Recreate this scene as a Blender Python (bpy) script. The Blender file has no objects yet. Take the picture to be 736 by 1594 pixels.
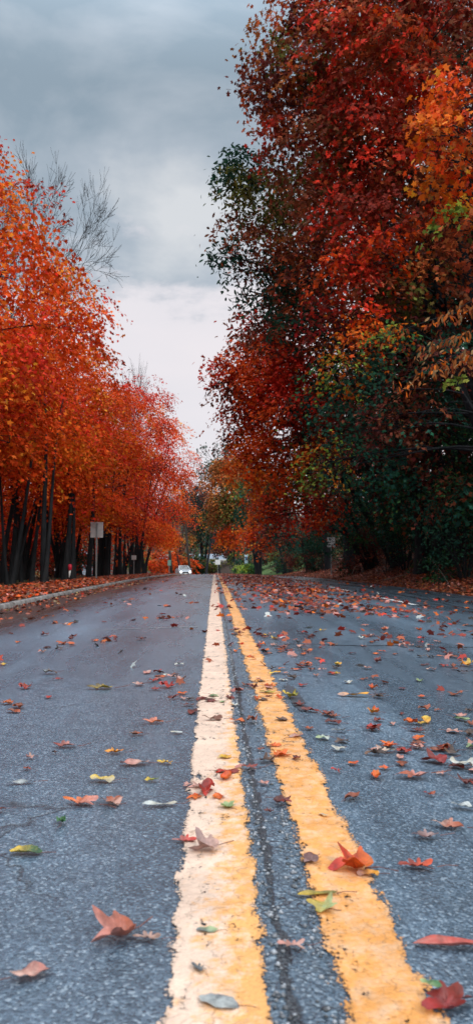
import bpy, math, random
import numpy as np
from mathutils import Vector
R = math.radians
random.seed(7)
rng = np.random.default_rng(11)
sc = bpy.context.scene
col = sc.collection

# ------------------------------------------------------------------ camera, world, sun
F = 1200.0; HX, HY = 334.0, 870.0; CAMZ = 0.6
cam_d = bpy.data.cameras.new("camera"); cam = bpy.data.objects.new("camera", cam_d); col.objects.link(cam)
cam_d.sensor_fit = 'VERTICAL'; cam_d.sensor_height = 24.0; cam_d.lens = 24.0*F/1594
cam.location = (0, 0, CAMZ)
cam.rotation_euler = (R(90+math.degrees(math.atan(73/F))), 0, -math.atan(34/F))
cam_d.clip_start = 0.05; cam_d.clip_end = 6000
cam_d.dof.use_dof = True; cam_d.dof.focus_distance = 4.2; cam_d.dof.aperture_fstop = 4.2
sc.camera = cam
sc.view_settings.view_transform = 'Standard'; sc.view_settings.look = 'None'
sc.view_settings.exposure = 0.25; sc.view_settings.gamma = 1.0; sc.view_settings.use_curve_mapping = False
sc.render.engine = 'CYCLES'
sc.cycles.use_denoising = True
sc.cycles.max_bounces = 5; sc.cycles.diffuse_bounces = 3; sc.cycles.glossy_bounces = 3
sc.cycles.transmission_bounces = 3; sc.cycles.transparent_max_bounces = 8
sc.cycles.caustics_reflective = False; sc.cycles.caustics_refractive = False

SUN_EL, SUN_AZ = 38, 145      # azimuth from +Y towards +X : behind the camera, a little to the right
w = bpy.data.worlds.new("World"); sc.world = w; w.use_nodes = True
nt = w.node_tree; nt.nodes.clear()
def N(nt, t, **kw):
    n = nt.nodes.new(t)
    for k, v in kw.items():
        if k == 'inp':
            for a, b in v.items(): n.inputs[a].default_value = b
        else: setattr(n, k, v)
    return n
def ramp(nt, stops, interp='LINEAR'):
    n = nt.nodes.new('ShaderNodeValToRGB'); cr = n.color_ramp; cr.interpolation = interp
    while len(cr.elements) < len(stops): cr.elements.new(0.5)
    for e, (p, c) in zip(cr.elements, stops):
        e.position = p; e.color = (*c, 1) if len(c) == 3 else c
    return n
L = nt.links.new
BG = 0.1
out = N(nt, 'ShaderNodeOutputWorld'); bg = N(nt, 'ShaderNodeBackground', inp={'Strength': BG}); L(bg.outputs[0], out.inputs[0])
sky = N(nt, 'ShaderNodeTexSky', sky_type='NISHITA', sun_disc=False, sun_elevation=R(SUN_EL), sun_rotation=R(SUN_AZ))
tc = N(nt, 'ShaderNodeTexCoord')
sep = N(nt, 'ShaderNodeSeparateXYZ'); L(tc.outputs['Generated'], sep.inputs[0])
mp = N(nt, 'ShaderNodeMapping', inp={'Scale': (1.0, 1.0, 2.2), 'Location': (0.35, 0.1, 0.75)}); L(tc.outputs['Generated'], mp.inputs[0])
n1 = N(nt, 'ShaderNodeTexNoise', inp={'Scale': 2.6, 'Detail': 7.0, 'Roughness': 0.52, 'Distortion': 0.25}); L(mp.outputs[0], n1.inputs['Vector'])
n2 = N(nt, 'ShaderNodeTexNoise', inp={'Scale': 7.0, 'Detail': 6.0, 'Roughness': 0.6}); L(mp.outputs[0], n2.inputs['Vector'])
# grey cloud deck
deck = ramp(nt, [(0.38, (0.25, 0.32, 0.385)), (0.49, (0.375, 0.43, 0.49)), (0.60, (0.60, 0.62, 0.645))])
L(n1.outputs[0], deck.inputs[0])
# bright band low over the horizon
a1 = N(nt, 'ShaderNodeMath', operation='MULTIPLY_ADD', inp={1: 0.30, 2: -0.15}); L(n2.outputs[0], a1.inputs[0])
a2 = N(nt, 'ShaderNodeMath', operation='ADD'); L(sep.outputs[2], a2.inputs[0]); L(a1.outputs[0], a2.inputs[1])
band = N(nt, 'ShaderNodeMapRange', interpolation_type='SMOOTHSTEP', inp={1: 0.30, 2: 0.375, 3: 1.0, 4: 0.0}); L(a2.outputs[0], band.inputs[0])
lowc = ramp(nt, [(0.3, (0.66, 0.65, 0.69)), (0.6, (0.74, 0.70, 0.725))]); L(n1.outputs[0], lowc.inputs[0])
m1 = N(nt, 'ShaderNodeMix', data_type='RGBA'); L(band.outputs[0], m1.inputs[0]); L(deck.outputs[0], m1.inputs[6]); L(lowc.outputs[0], m1.inputs[7])
# overcast dome grows brighter towards the zenith
zb = N(nt, 'ShaderNodeMapRange', interpolation_type='SMOOTHSTEP', inp={1: 0.52, 2: 0.85, 3: 1.0, 4: 4.0}); L(sep.outputs[2], zb.inputs[0])
m2 = N(nt, 'ShaderNodeVectorMath', operation='SCALE'); L(m1.outputs[2], m2.inputs[0]); L(zb.outputs[0], m2.inputs['Scale'])
m3 = N(nt, 'ShaderNodeVectorMath', operation='SCALE', inp={'Scale': 1.0/BG}); L(m2.outputs[0], m3.inputs[0])
m4 = N(nt, 'ShaderNodeMix', data_type='RGBA', inp={0: 0.95}); L(sky.outputs[0], m4.inputs[6]); L(m3.outputs[0], m4.inputs[7])
L(m4.outputs[2], bg.inputs['Color'])

sd = bpy.data.lights.new("sun", 'SUN'); sd.energy = 1.5; sd.angle = R(22); sd.color = (1.0, 0.95, 0.88)
so = bpy.data.objects.new("sun", sd); col.objects.link(so)
sv = Vector((math.sin(R(SUN_AZ))*math.cos(R(SUN_EL)), math.cos(R(SUN_AZ))*math.cos(R(SUN_EL)), math.sin(R(SUN_EL))))
so.rotation_euler = sv.to_track_quat('Z', 'Y').to_euler(); so.location = sv*50

# ------------------------------------------------------------------ lay of the land
def zr(y):
    y = np.asarray(y, float)
    a = np.where(y > 0, np.minimum(y, 150), 0)
    z = -a*a/6600.0
    z = z - np.clip(y-150, 0, 100)*(150/3300.0)
    return z
def xc(y):
    y = np.asarray(y, float)
    a = np.clip(y-68, 0, 85)
    return -a*a/490.0 - np.clip(y-153, 0, None)*(85/245.0)
UL, UR = -3.0, 5.6
def prof(u):
    u = np.asarray(u, float)
    road = -0.03*np.abs(u-0.12)
    left = -0.03 - np.clip(-4.9-u, 0, 25)*0.035
    rt = -0.165 + np.clip(u-5.75, 0, 1.2)*0.22 + np.clip(u-6.95, 0, 7)*0.42 + np.clip(u-14, 0, 30)*0.12
    return np.where(u < UL, left, np.where(u > UR, rt, road))
def gz(x, y):
    return zr(y) + prof(np.asarray(x, float)-xc(y))
def g(x, y): return float(gz(x, y))
def P(px, py, d):
    """point of the place seen at photograph pixel px,py at forward distance d"""
    return Vector(((px-HX)/F*d, d, CAMZ+(HY-py)/F*d))

# ------------------------------------------------------------------ mesh helpers
def link(name, me, mat, parent=None, smooth=False):
    o = bpy.data.objects.new(name, me); col.objects.link(o)
    if mat is not None: me.materials.append(mat)
    if parent is not None: o.parent = parent
    if smooth: me.shade_smooth()
    return o
def tag(o, label=None, cat=None, group=None, kind=None):
    if label: o['label'] = label
    if cat: o['category'] = cat
    if group: o['group'] = group
    if kind: o['kind'] = kind
    return o
def thing(name, label, cat, loc=(0, 0, 0), rz=0, group=None):
    o = bpy.data.objects.new(name, None); col.objects.link(o); o.empty_display_size = 0.2
    o.location = loc; o.rotation_euler = (0, 0, rz)
    return tag(o, label, cat, group)
def np_mesh(name, V, Fc, attr=None, dom='FACE'):
    """V (n,3), Fc (m,k) uniform polygons"""
    me = bpy.data.meshes.new(name)
    n, (m, k) = len(V), Fc.shape
    me.vertices.add(n); me.vertices.foreach_set('co', np.ascontiguousarray(V, np.float32).ravel())
    me.loops.add(m*k); me.loops.foreach_set('vertex_index', np.ascontiguousarray(Fc, np.int32).ravel())
    me.polygons.add(m); me.polygons.foreach_set('loop_start', np.arange(0, m*k, k, dtype=np.int32))
    if attr is not None:
        a = me.attributes.new('tint', 'FLOAT_VECTOR', dom); a.data.foreach_set('vector', np.ascontiguousarray(attr, np.float32).ravel())
    me.update(calc_edges=True); me.validate()
    return me
class MB:
    def __init__(s): s.v = []; s.f = []
    def add(s, vs, fs):
        b = len(s.v); s.v += [tuple(p) for p in vs]; s.f += [tuple(i+b for i in q) for q in fs]
    def box(s, c, d, rot=None):
        pts = [Vector((a*d[0]/2, b*d[1]/2, e*d[2]/2)) for e in (-1, 1) for b in (-1, 1) for a in (-1, 1)]
        if rot is not None: pts = [rot @ p for p in pts]
        s.add([p+Vector(c) for p in pts], [(0, 2, 3, 1), (4, 5, 7, 6), (0, 1, 5, 4), (2, 6, 7, 3), (0, 4, 6, 2), (1, 3, 7, 5)])
    def tube(s, pts, rad, n=6, cap=True):
        pts = [Vector(p) for p in pts]
        if not hasattr(rad, '__len__'): rad = [rad]*len(pts)
        vs = []; fs = []
        for i, p in enumerate(pts):
            t = (pts[min(i+1, len(pts)-1)]-pts[max(i-1, 0)])
            if t.length < 1e-9: t = Vector((0, 0, 1))
            t.normalize()
            a = t.cross(Vector((0, 1, 0)) if abs(t.y) < 0.9 else Vector((1, 0, 0))).normalized(); b = t.cross(a)
            for k in range(n):
                an = 2*math.pi*k/n; vs.append(p+(a*math.cos(an)+b*math.sin(an))*rad[i])
        for i in range(len(pts)-1):
            for k in range(n):
                fs.append((i*n+k, i*n+(k+1) % n, (i+1)*n+(k+1) % n, (i+1)*n+k))
        if cap:
            fs.append(tuple(range(n-1, -1, -1))); fs.append(tuple((len(pts)-1)*n+k for k in range(n)))
        s.add(vs, fs)
    def prism(s, poly, y0, y1):
        """poly in xz extruded along y"""
        n = len(poly); vs = [(a, y0, b) for a, b in poly]+[(a, y1, b) for a, b in poly]
        s.add(vs, [tuple(range(n)), tuple(range(2*n-1, n-1, -1))]+[(i, i+n, (i+1) % n+n, (i+1) % n) for i in range(n)])
    def build(s, name, mat, parent=None, smooth=False, bevel=0):
        me = bpy.data.meshes.new(name); me.from_pydata(s.v, [], s.f); me.update()
        if bevel:
            import bmesh
            bm = bmesh.new(); bm.from_mesh(me); bmesh.ops.remove_doubles(bm, verts=bm.verts, dist=1e-5)
            bmesh.ops.bevel(bm, geom=bm.edges[:], offset=bevel, segments=2, affect='EDGES'); bm.to_mesh(me); bm.free()
        return link(name, me, mat, parent, smooth)

# ------------------------------------------------------------------ materials
def mat(name, color=(0.5,)*3, rough=0.6, metal=0.0, spec=0.5, emit=None):
    m = bpy.data.materials.new(name); m.use_nodes = True; b = m.node_tree.nodes['Principled BSDF']
    b.inputs['Base Color'].default_value = (*color, 1); b.inputs['Roughness'].default_value = rough
    b.inputs['Metallic'].default_value = metal; b.inputs['Specular IOR Level'].default_value = spec
    if emit: b.inputs['Emission Color'].default_value = (*emit[0], 1); b.inputs['Emission Strength'].default_value = emit[1]
    return m
def noisy(name, c1, c2, scale=5, rough=0.8, bump=0.3, bscale=None, bdist=0.01, stretch=(1, 1, 1), spec=0.3, lo=0.35, hi=0.65):
    m = mat(name, c1, rough, spec=spec); nt = m.node_tree; b = nt.nodes['Principled BSDF']; L = nt.links.new
    t = N(nt, 'ShaderNodeTexCoord'); mp = N(nt, 'ShaderNodeMapping', inp={'Scale': stretch}); L(t.outputs['Object'], mp.inputs[0])
    n = N(nt, 'ShaderNodeTexNoise', inp={'Scale': scale, 'Detail': 6.0, 'Roughness': 0.65}); L(mp.outputs[0], n.inputs['Vector'])
    r = ramp(nt, [(lo, c1), (hi, c2)]); L(n.outputs[0], r.inputs[0]); L(r.outputs[0], b.inputs['Base Color'])
    if bump:
        n2 = N(nt, 'ShaderNodeTexNoise', inp={'Scale': bscale or scale*4, 'Detail': 5.0}); L(mp.outputs[0], n2.inputs['Vector'])
        bp = N(nt, 'ShaderNodeBump', inp={'Strength': bump, 'Distance': bdist}); L(n2.outputs[0], bp.inputs['Height']); L(bp.outputs[0], b.inputs['Normal'])
    return m
def leafmat(name, trans=0.35, rough=0.5, spec=0.35, mottle=0.0):
    m = bpy.data.materials.new(name); m.use_nodes = True; nt = m.node_tree; b = nt.nodes['Principled BSDF']; L = nt.links.new
    o = nt.nodes['Material Output']
    at = N(nt, 'ShaderNodeAttribute', attribute_name='tint')
    src = at.outputs['Vector']
    if mottle:
        t = N(nt, 'ShaderNodeTexCoord')
        n = N(nt, 'ShaderNodeTexNoise', inp={'Scale': 55.0, 'Detail': 5.0, 'Roughness': 0.6}); L(t.outputs['Object'], n.inputs['Vector'])
        mr = N(nt, 'ShaderNodeMapRange', inp={1: 0.3, 2: 0.7, 3: 1-mottle, 4: 1+mottle}); L(n.outputs[0], mr.inputs[0])
        sc_ = N(nt, 'ShaderNodeVectorMath', operation='SCALE'); L(src, sc_.inputs[0]); L(mr.outputs[0], sc_.inputs['Scale']); src = sc_.outputs[0]
        bp = N(nt, 'ShaderNodeBump', inp={'Strength': 0.6, 'Distance': 0.0015}); L(n.outputs[0], bp.inputs['Height']); L(bp.outputs[0], b.inputs['Normal'])
    L(src, b.inputs['Base Color']); b.inputs['Roughness'].default_value = rough; b.inputs['Specular IOR Level'].default_value = spec
    tr = N(nt, 'ShaderNodeBsdfTranslucent'); L(src, tr.inputs['Color'])
    mx = N(nt, 'ShaderNodeMixShader', inp={0: trans}); L(b.outputs[0], mx.inputs[1]); L(tr.outputs[0], mx.inputs[2]); L(mx.outputs[0], o.inputs[0])
    return m
M_leaf = leafmat('foliage_leaves', 0.33, 0.65, 0.12)
M_dead = leafmat('fallen_leaf', 0.12, 0.42, 0.5, mottle=0.42)
M_litter = leafmat('leaf_litter', 0.1, 0.55, 0.4)
M_bark = noisy('bark', (0.009, 0.011, 0.014), (0.028, 0.030, 0.033), 6, 0.9, 0.8, 30, 0.03, (1, 1, 0.25), 0.2)
M_barkgrey = noisy('bark_grey', (0.03, 0.034, 0.038), (0.07, 0.07, 0.07), 6, 0.9, 0.6, 30, 0.02, (1, 1, 0.3), 0.2)
M_twig = noisy('twig_bark', (0.012, 0.014, 0.018), (0.028, 0.028, 0.03), 4, 0.9, 0)
M_soil = noisy('ground_soil', (0.022, 0.016, 0.013), (0.075, 0.038, 0.022), 3.0, 0.95, 0.6, 14, 0.05)
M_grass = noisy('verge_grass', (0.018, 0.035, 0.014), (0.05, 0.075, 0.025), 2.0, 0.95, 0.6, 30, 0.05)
M_steel = noisy('galvanised_steel', (0.22, 0.24, 0.25), (0.34, 0.35, 0.36), 30, 0.45, 0.1, 60, 0.001)
M_signback = noisy('sign_back_aluminium', (0.42, 0.41, 0.42), (0.52, 0.50, 0.50), 8, 0.5, 0.05, 40, 0.001)
M_signwhite = noisy('sign_white', (0.72, 0.74, 0.73), (0.82, 0.83, 0.81), 12, 0.5, 0)
M_black = mat('black_paint', (0.012, 0.012, 0.014), 0.5)
M_wood = noisy('pole_wood', (0.05, 0.045, 0.04), (0.10, 0.085, 0.07), 5, 0.9, 0.4, 30, 0.01, (1, 1, 0.15))

# asphalt
def asphalt():
    m = bpy.data.materials.new('asphalt'); m.use_nodes = True; nt = m.node_tree; b = nt.nodes['Principled BSDF']; L = nt.links.new
    t = N(nt, 'ShaderNodeTexCoord'); O = t.outputs['Object']
    sp = N(nt, 'ShaderNodeSeparateXYZ'); L(O, sp.inputs[0])
    # stones
    vo = N(nt, 'ShaderNodeTexVoronoi', feature='F1', inp={'Scale': 215.0}); L(O, vo.inputs['Vector'])
    st = ramp(nt, [(0.0, (0.036, 0.062, 0.090)), (0.5, (0.078, 0.122, 0.168)), (0.85, (0.128, 0.188, 0.25)), (1.0, (0.30, 0.37, 0.43))]); 
    sepc = N(nt, 'ShaderNodeSeparateColor'); L(vo.outputs['Color'], sepc.inputs[0]); L(sepc.outputs[0], st.inputs[0])
    nf = N(nt, 'ShaderNodeTexNoise', inp={'Scale': 420.0, 'Detail': 3.0}); L(O, nf.inputs['Vector'])
    # large blotches, wheel tracks, damp streaks
    mp = N(nt, 'ShaderNodeMapping', inp={'Scale': (1.6, 0.22, 1)}); L(O, mp.inputs[0])
    nb = N(nt, 'ShaderNodeTexNoise', inp={'Scale': 1.1, 'Detail': 6.0, 'Roughness': 0.6}); L(mp.outputs[0], nb.inputs['Vector'])
    bl = N(nt, 'ShaderNodeMapRange', inp={1: 0.3, 2: 0.7, 3: 0.62, 4: 1.25}); L(nb.outputs[0], bl.inputs[0])
    nm = N(nt, 'ShaderNodeTexNoise', inp={'Scale': 14.0, 'Detail': 4.0}); L(O, nm.inputs['Vector'])
    bm_ = N(nt, 'ShaderNodeMapRange', inp={1: 0.3, 2: 0.7, 3: 0.86, 4: 1.14}); L(nm.outputs[0], bm_.inputs[0])
    mul = N(nt, 'ShaderNodeMath', operation='MULTIPLY'); L(bl.outputs[0], mul.inputs[0]); L(bm_.outputs[0], mul.inputs[1])
    # outer right lane: tree shade and reflection darkened into the asphalt colour
    ln = N(nt, 'ShaderNodeMapRange', interpolation_type='SMOOTHSTEP', inp={1: 2.9, 2: 3.5, 3: 1.0, 4: 0.5}); L(sp.outputs[0], ln.inputs[0])
    mul2 = N(nt, 'ShaderNodeMath', operation='MULTIPLY'); L(mul.outputs[0], mul2.inputs[0]); L(ln.outputs[0], mul2.inputs[1])
    # polished wheel tracks and an oil darkened lane middle
    wt = N(nt, 'ShaderNodeMath', operation='MULTIPLY', inp={1: 3.7}); L(sp.outputs[0], wt.inputs[0])
    ws = N(nt, 'ShaderNodeMath', operation='SINE'); L(wt.outputs[0], ws.inputs[0])
    wn = N(nt, 'ShaderNodeMath', operation='MULTIPLY'); L(ws.outputs[0], wn.inputs[0]); L(nb.outputs[0], wn.inputs[1])
    wm = N(nt, 'ShaderNodeMath', operation='MULTIPLY_ADD', inp={1: 0.28, 2: 1.02}); L(wn.outputs[0], wm.inputs[0])
    mul3 = N(nt, 'ShaderNodeMath', operation='MULTIPLY'); L(mul2.outputs[0], mul3.inputs[0]); L(wm.outputs[0], mul3.inputs[1]); mul2 = mul3
    c1 = N(nt, 'ShaderNodeVectorMath', operation='SCALE'); L(st.outputs[0], c1.inputs[0]); L(mul2.outputs[0], c1.inputs['Scale'])
    # brown silt and debris in the left gutter
    nx = N(nt, 'ShaderNodeTexNoise', inp={'Scale': 3.0, 'Detail': 5.0, 'Roughness': 0.7}); L(mp.outputs[0], nx.inputs['Vector'])
    ax = N(nt, 'ShaderNodeMath', operation='MULTIPLY_ADD', inp={1: 1.6, 2: -0.8}); L(nx.outputs[0], ax.inputs[0])
    bx = N(nt, 'ShaderNodeMath', operation='ADD'); L(sp.outputs[0], bx.inputs[0]); L(ax.outputs[0], bx.inputs[1])
    gut = N(nt, 'ShaderNodeMapRange', interpolation_type='SMOOTHSTEP', inp={1: -2.25, 2: -1.65, 3: 0.9, 4: 0.0}); L(bx.outputs[0], gut.inputs[0])
    cg = N(nt, 'ShaderNodeMix', data_type='RGBA', inp={7: (0.055, 0.035, 0.026, 1)}); L(gut.outputs[0], cg.inputs[0]); L(c1.outputs[0], cg.inputs[6])
    # broken seam between and beside the centre lines
    v2 = N(nt, 'ShaderNodeTexVoronoi', feature='DISTANCE_TO_EDGE', inp={'Scale': 24.0})
    nd = N(nt, 'ShaderNodeTexNoise', inp={'Scale': 20.0, 'Detail': 3.0}); L(O, nd.inputs['Vector'])
    mxv = N(nt, 'ShaderNodeVectorMath', operation='MULTIPLY_ADD', inp={1: (0.10, 0.10, 0.0)}); L(nd.outputs['Color'], mxv.inputs[0]); L(O, mxv.inputs[2]); L(mxv.outputs[0], v2.inputs['Vector'])
    crk = N(nt, 'ShaderNodeMapRange', inp={1: 0.0, 2: 0.10, 3: 0.75, 4: 0.0}); L(v2.outputs['Distance'], crk.inputs[0])
    dx = N(nt, 'ShaderNodeMath', operation='ADD', inp={1: -0.105}); L(sp.outputs[0], dx.inputs[0])
    dab = N(nt, 'ShaderNodeMath', operation='ABSOLUTE'); L(dx.outputs[0], dab.inputs[0])
    near = N(nt, 'ShaderNodeMapRange', interpolation_type='SMOOTHSTEP', inp={1: 0.03, 2: 0.10, 3: 1.0, 4: 0.0}); L(dab.outputs[0], near.inputs[0])
    # scattered map cracking elsewhere
    v3 = N(nt, 'ShaderNodeTexVoronoi', feature='DISTANCE_TO_EDGE', inp={'Scale': 0.8}); L(mxv.outputs[0], v3.inputs['Vector'])
    cr3 = N(nt, 'ShaderNodeMapRange', inp={1: 0.0, 2: 0.006, 3: 0.7, 4: 0.0}); L(v3.outputs['Distance'], cr3.inputs[0])
    gate = N(nt, 'ShaderNodeMapRange', inp={1: 0.52, 2: 0.6, 3: 0.0, 4: 1.0}); L(nb.outputs[0], gate.inputs[0])
    c3m = N(nt, 'ShaderNodeMath', operation='MULTIPLY'); L(cr3.outputs[0], c3m.inputs[0]); L(gate.outputs[0], c3m.inputs[1])
    gc = N(nt, 'ShaderNodeMapRange', inp={1: 0.42, 2: 0.58, 3: 0.0, 4: 1.0}); L(nm.outputs[0], gc.inputs[0])
    cmm = N(nt, 'ShaderNodeMath', operation='MULTIPLY'); L(crk.outputs[0], cmm.inputs[0]); L(gc.outputs[0], cmm.inputs[1])
    cm = N(nt, 'ShaderNodeMath', operation='MULTIPLY'); L(cmm.outputs[0], cm.inputs[0]); L(near.outputs[0], cm.inputs[1])
    ny = N(nt, 'ShaderNodeMapping', inp={'Scale': (1, 0.35, 1)}); L(O, ny.inputs[0])
    nse = N(nt, 'ShaderNodeTexNoise', inp={'Scale': 30.0, 'Detail': 6.0, 'Roughness': 0.7}); L(ny.outputs[0], nse.inputs['Vector'])
    dsm = N(nt, 'ShaderNodeMapRange', inp={1: 0.0, 2: 0.035, 3: 0.22, 4: -0.3}); L(dab.outputs[0], dsm.inputs[0])
    sad = N(nt, 'ShaderNodeMath', operation='ADD'); L(nse.outputs[0], sad.inputs[0]); L(dsm.outputs[0], sad.inputs[1])
    seam = N(nt, 'ShaderNodeMapRange', inp={1: 0.56, 2: 0.64, 3: 0.0, 4: 0.85}); L(sad.outputs[0], seam.inputs[0])
    cms = N(nt, 'ShaderNodeMath', operation='MAXIMUM'); L(cm.outputs[0], cms.inputs[0]); L(seam.outputs[0], cms.inputs[1]); cm = cms
    call = N(nt, 'ShaderNodeMath', operation='MAXIMUM'); L(cm.outputs[0], call.inputs[0]); L(c3m.outputs[0], call.inputs[1])
    cc = N(nt, 'ShaderNodeMix', data_type='RGBA', inp={7: (0.012, 0.013, 0.016, 1)}); L(call.outputs[0], cc.inputs[0]); L(cg.outputs[2], cc.inputs[6])
    L(cc.outputs[2], b.inputs['Base Color'])
    # damp film: roughness
    rr = N(nt, 'ShaderNodeMapRange', inp={1: 0.3, 2: 0.72, 3: 0.2, 4: 0.38}); L(nb.outputs[0], rr.inputs[0]); L(rr.outputs[0], b.inputs['Roughness'])
    b.inputs['Specular IOR Level'].default_value = 0.85
    # bump
    inv = N(nt, 'ShaderNodeMath', operation='MULTIPLY_ADD', inp={1: -1.0, 2: 1.0}); L(vo.outputs['Distance'], inv.inputs[0])
    h1 = N(nt, 'ShaderNodeMath', operation='MULTIPLY_ADD', inp={1: 0.35}); L(nf.outputs[0], h1.inputs[0]); L(inv.outputs[0], h1.inputs[2])
    h2 = N(nt, 'ShaderNodeMath', operation='MULTIPLY_ADD', inp={1: -3.0}); L(call.outputs[0], h2.inputs[0]); L(h1.outputs[0], h2.inputs[2])
    h3 = N(nt, 'ShaderNodeMath', operation='MULTIPLY_ADD', inp={1: 1.2}); L(nm.outputs[0], h3.inputs[0]); L(h2.outputs[0], h3.inputs[2])
    bp = N(nt, 'ShaderNodeBump', inp={'Strength': 0.5, 'Distance': 0.0028}); L(h3.outputs[0], bp.inputs['Height']); L(bp.outputs[0], b.inputs['Normal'])
    return m
M_asphalt = asphalt()
def paint(name, c_new, c_old, x0, x1, edge=0.018, oldfrom=None, wear=0.5):
    """road paint with ragged edges and worn chips; between x0 and x1 in object space"""
    m = bpy.data.materials.new(name); m.use_nodes = True; nt = m.node_tree; b = nt.nodes['Principled BSDF']; L = nt.links.new
    o = nt.nodes['Material Output']
    t = N(nt, 'ShaderNodeTexCoord'); O = t.outputs['Object']; sp = N(nt, 'ShaderNodeSeparateXYZ'); L(O, sp.inputs[0])
    ys_ = N(nt, 'ShaderNodeMapping', inp={'Scale': (1, 0.32, 1)}); L(O, ys_.inputs[0])
    n = N(nt, 'ShaderNodeTexNoise', inp={'Scale': 42.0, 'Detail': 8.0, 'Roughness': 0.78}); L(ys_.outputs[0], n.inputs['Vector'])
    vo = N(nt, 'ShaderNodeTexVoronoi', feature='F1', inp={'Scale': 150.0}); L(O, vo.inputs['Vector'])
    # distance inside the edges
    da = N(nt, 'ShaderNodeMath', operation='SUBTRACT', inp={1: x0}); L(sp.outputs[0], da.inputs[0])
    db = N(nt, 'ShaderNodeMath', operation='SUBTRACT', inp={0: x1}); L(sp.outputs[0], db.inputs[1])
    mn = N(nt, 'ShaderNodeMath', operation='MINIMUM'); L(da.outputs[0], mn.inputs[0]); L(db.outputs[0], mn.inputs[1])
    dn = N(nt, 'ShaderNodeMapRange', inp={1: 0.0, 2: edge, 3: -0.26, 4: 0.11}); L(mn.outputs[0], dn.inputs[0])
    ns = N(nt, 'ShaderNodeMath', operation='ADD'); L(n.outputs[0], ns.inputs[0]); L(dn.outputs[0], ns.inputs[1])
    nl = N(nt, 'ShaderNodeTexNoise', inp={'Scale': 2.2, 'Detail': 3.0}); L(O, nl.inputs['Vector'])
    nc = N(nt, 'ShaderNodeTexNoise', inp={'Scale': 9.0, 'Detail': 4.0, 'Roughness': 0.6}); L(O, nc.inputs['Vector'])
    ncm = N(nt, 'ShaderNodeMath', operation='MULTIPLY_ADD', inp={1: 0.85, 2: -0.40}); L(nc.outputs[0], ncm.inputs[0])
    nsx = N(nt, 'ShaderNodeMath', operation='ADD'); L(ns.outputs[0], nsx.inputs[0]); L(ncm.outputs[0], nsx.inputs[1]); ns = nsx
    nlm = N(nt, 'ShaderNodeMath', operation='MULTIPLY_ADD', inp={1: -wear*0.6, 2: wear*0.3}); L(nl.outputs[0], nlm.inputs[0])
    ns2 = N(nt, 'ShaderNodeMath', operation='ADD'); L(ns.outputs[0], ns2.inputs[0]); L(nlm.outputs[0], ns2.inputs[1])
    vd = N(nt, 'ShaderNodeMath', operation='MULTIPLY_ADD', inp={1: -0.22}); L(vo.outputs['Distance'], vd.inputs[0]); L(ns2.outputs[0], vd.inputs[2])
    al = N(nt, 'ShaderNodeMapRange', inp={1: 0.30, 2: 0.36, 3: 0.0, 4: 1.0}); L(vd.outputs[0], al.inputs[0])
    # tone : fresh yellow over older pale coat
    n2 = N(nt, 'ShaderNodeTexNoise', inp={'Scale': 25.0, 'Detail': 5.0, 'Roughness': 0.7}); L(O, n2.inputs['Vector'])
    src = n2.outputs[0]
    if oldfrom is not None:
        g1 = N(nt, 'ShaderNodeMapRange', inp={1: oldfrom-0.06, 2: oldfrom+0.05, 3: -0.24, 4: 0.07}); L(sp.outputs[0], g1.inputs[0])
        ad = N(nt, 'ShaderNodeMath', operation='ADD'); L(src, ad.inputs[0]); L(g1.outputs[0], ad.inputs[1])
        yb = N(nt, 'ShaderNodeMapRange', inp={1: 1.3, 2: 3.5, 3: 0.04, 4: -0.2}); L(sp.outputs[1], yb.inputs[0])
        ad2 = N(nt, 'ShaderNodeMath', operation='ADD'); L(ad.outputs[0], ad2.inputs[0]); L(yb.outputs[0], ad2.inputs[1]); src = ad2.outputs[0]
    r = ramp(nt, [(0.36, c_old), (0.56, c_new)]); L(src, r.inputs[0])
    dk = N(nt, 'ShaderNodeMapRange', inp={1: 0.30, 2: 0.48, 3: 0.62, 4: 1.0}); L(vd.outputs[0], dk.inputs[0])
    c1 = N(nt, 'ShaderNodeVectorMath', operation='SCALE'); L(r.outputs[0], c1.inputs[0]); L(dk.outputs[0], c1.inputs['Scale'])
    vk = N(nt, 'ShaderNodeTexVoronoi', feature='DISTANCE_TO_EDGE', inp={'Scale': 26.0})
    nk = N(nt, 'ShaderNodeTexNoise', inp={'Scale': 18.0, 'Detail': 4.0}); L(O, nk.inputs['Vector'])
    vm = N(nt, 'ShaderNodeVectorMath', operation='MULTIPLY_ADD', inp={1: (0.10, 0.10, 0.0)}); L(nk.outputs['Color'], vm.inputs[0]); L(O, vm.inputs[2]); L(vm.outputs[0], vk.inputs['Vector'])
    ck = N(nt, 'ShaderNodeMapRange', inp={1: 0.0, 2: 0.035, 3: 0.55, 4: 0.0}); L(vk.outputs['Distance'], ck.inputs[0])
    gk = N(nt, 'ShaderNodeMapRange', inp={1: 0.46, 2: 0.6, 3: 0.0, 4: 1.0}); L(nc.outputs[0], gk.inputs[0])
    ckg = N(nt, 'ShaderNodeMath', operation='MULTIPLY'); L(ck.outputs[0], ckg.inputs[0]); L(gk.outputs[0], ckg.inputs[1])
    c2 = N(nt, 'ShaderNodeMix', data_type='RGBA', inp={7: (0.25, 0.12, 0.06, 1)}); L(ckg.outputs[0], c2.inputs[0]); L(c1.outputs[0], c2.inputs[6])
    gr_ = N(nt, 'ShaderNodeTexNoise', inp={'Scale': 6.0, 'Detail': 8.0, 'Roughness': 0.75}); L(O, gr_.inputs['Vector'])
    gm_ = N(nt, 'ShaderNodeMapRange', inp={1: 0.32, 2: 0.62, 3: 0.72, 4: 1.02}); L(gr_.outputs[0], gm_.inputs[0])
    c3 = N(nt, 'ShaderNodeVectorMath', operation='SCALE'); L(c2.outputs[2], c3.inputs[0]); L(gm_.outputs[0], c3.inputs['Scale'])
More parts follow.
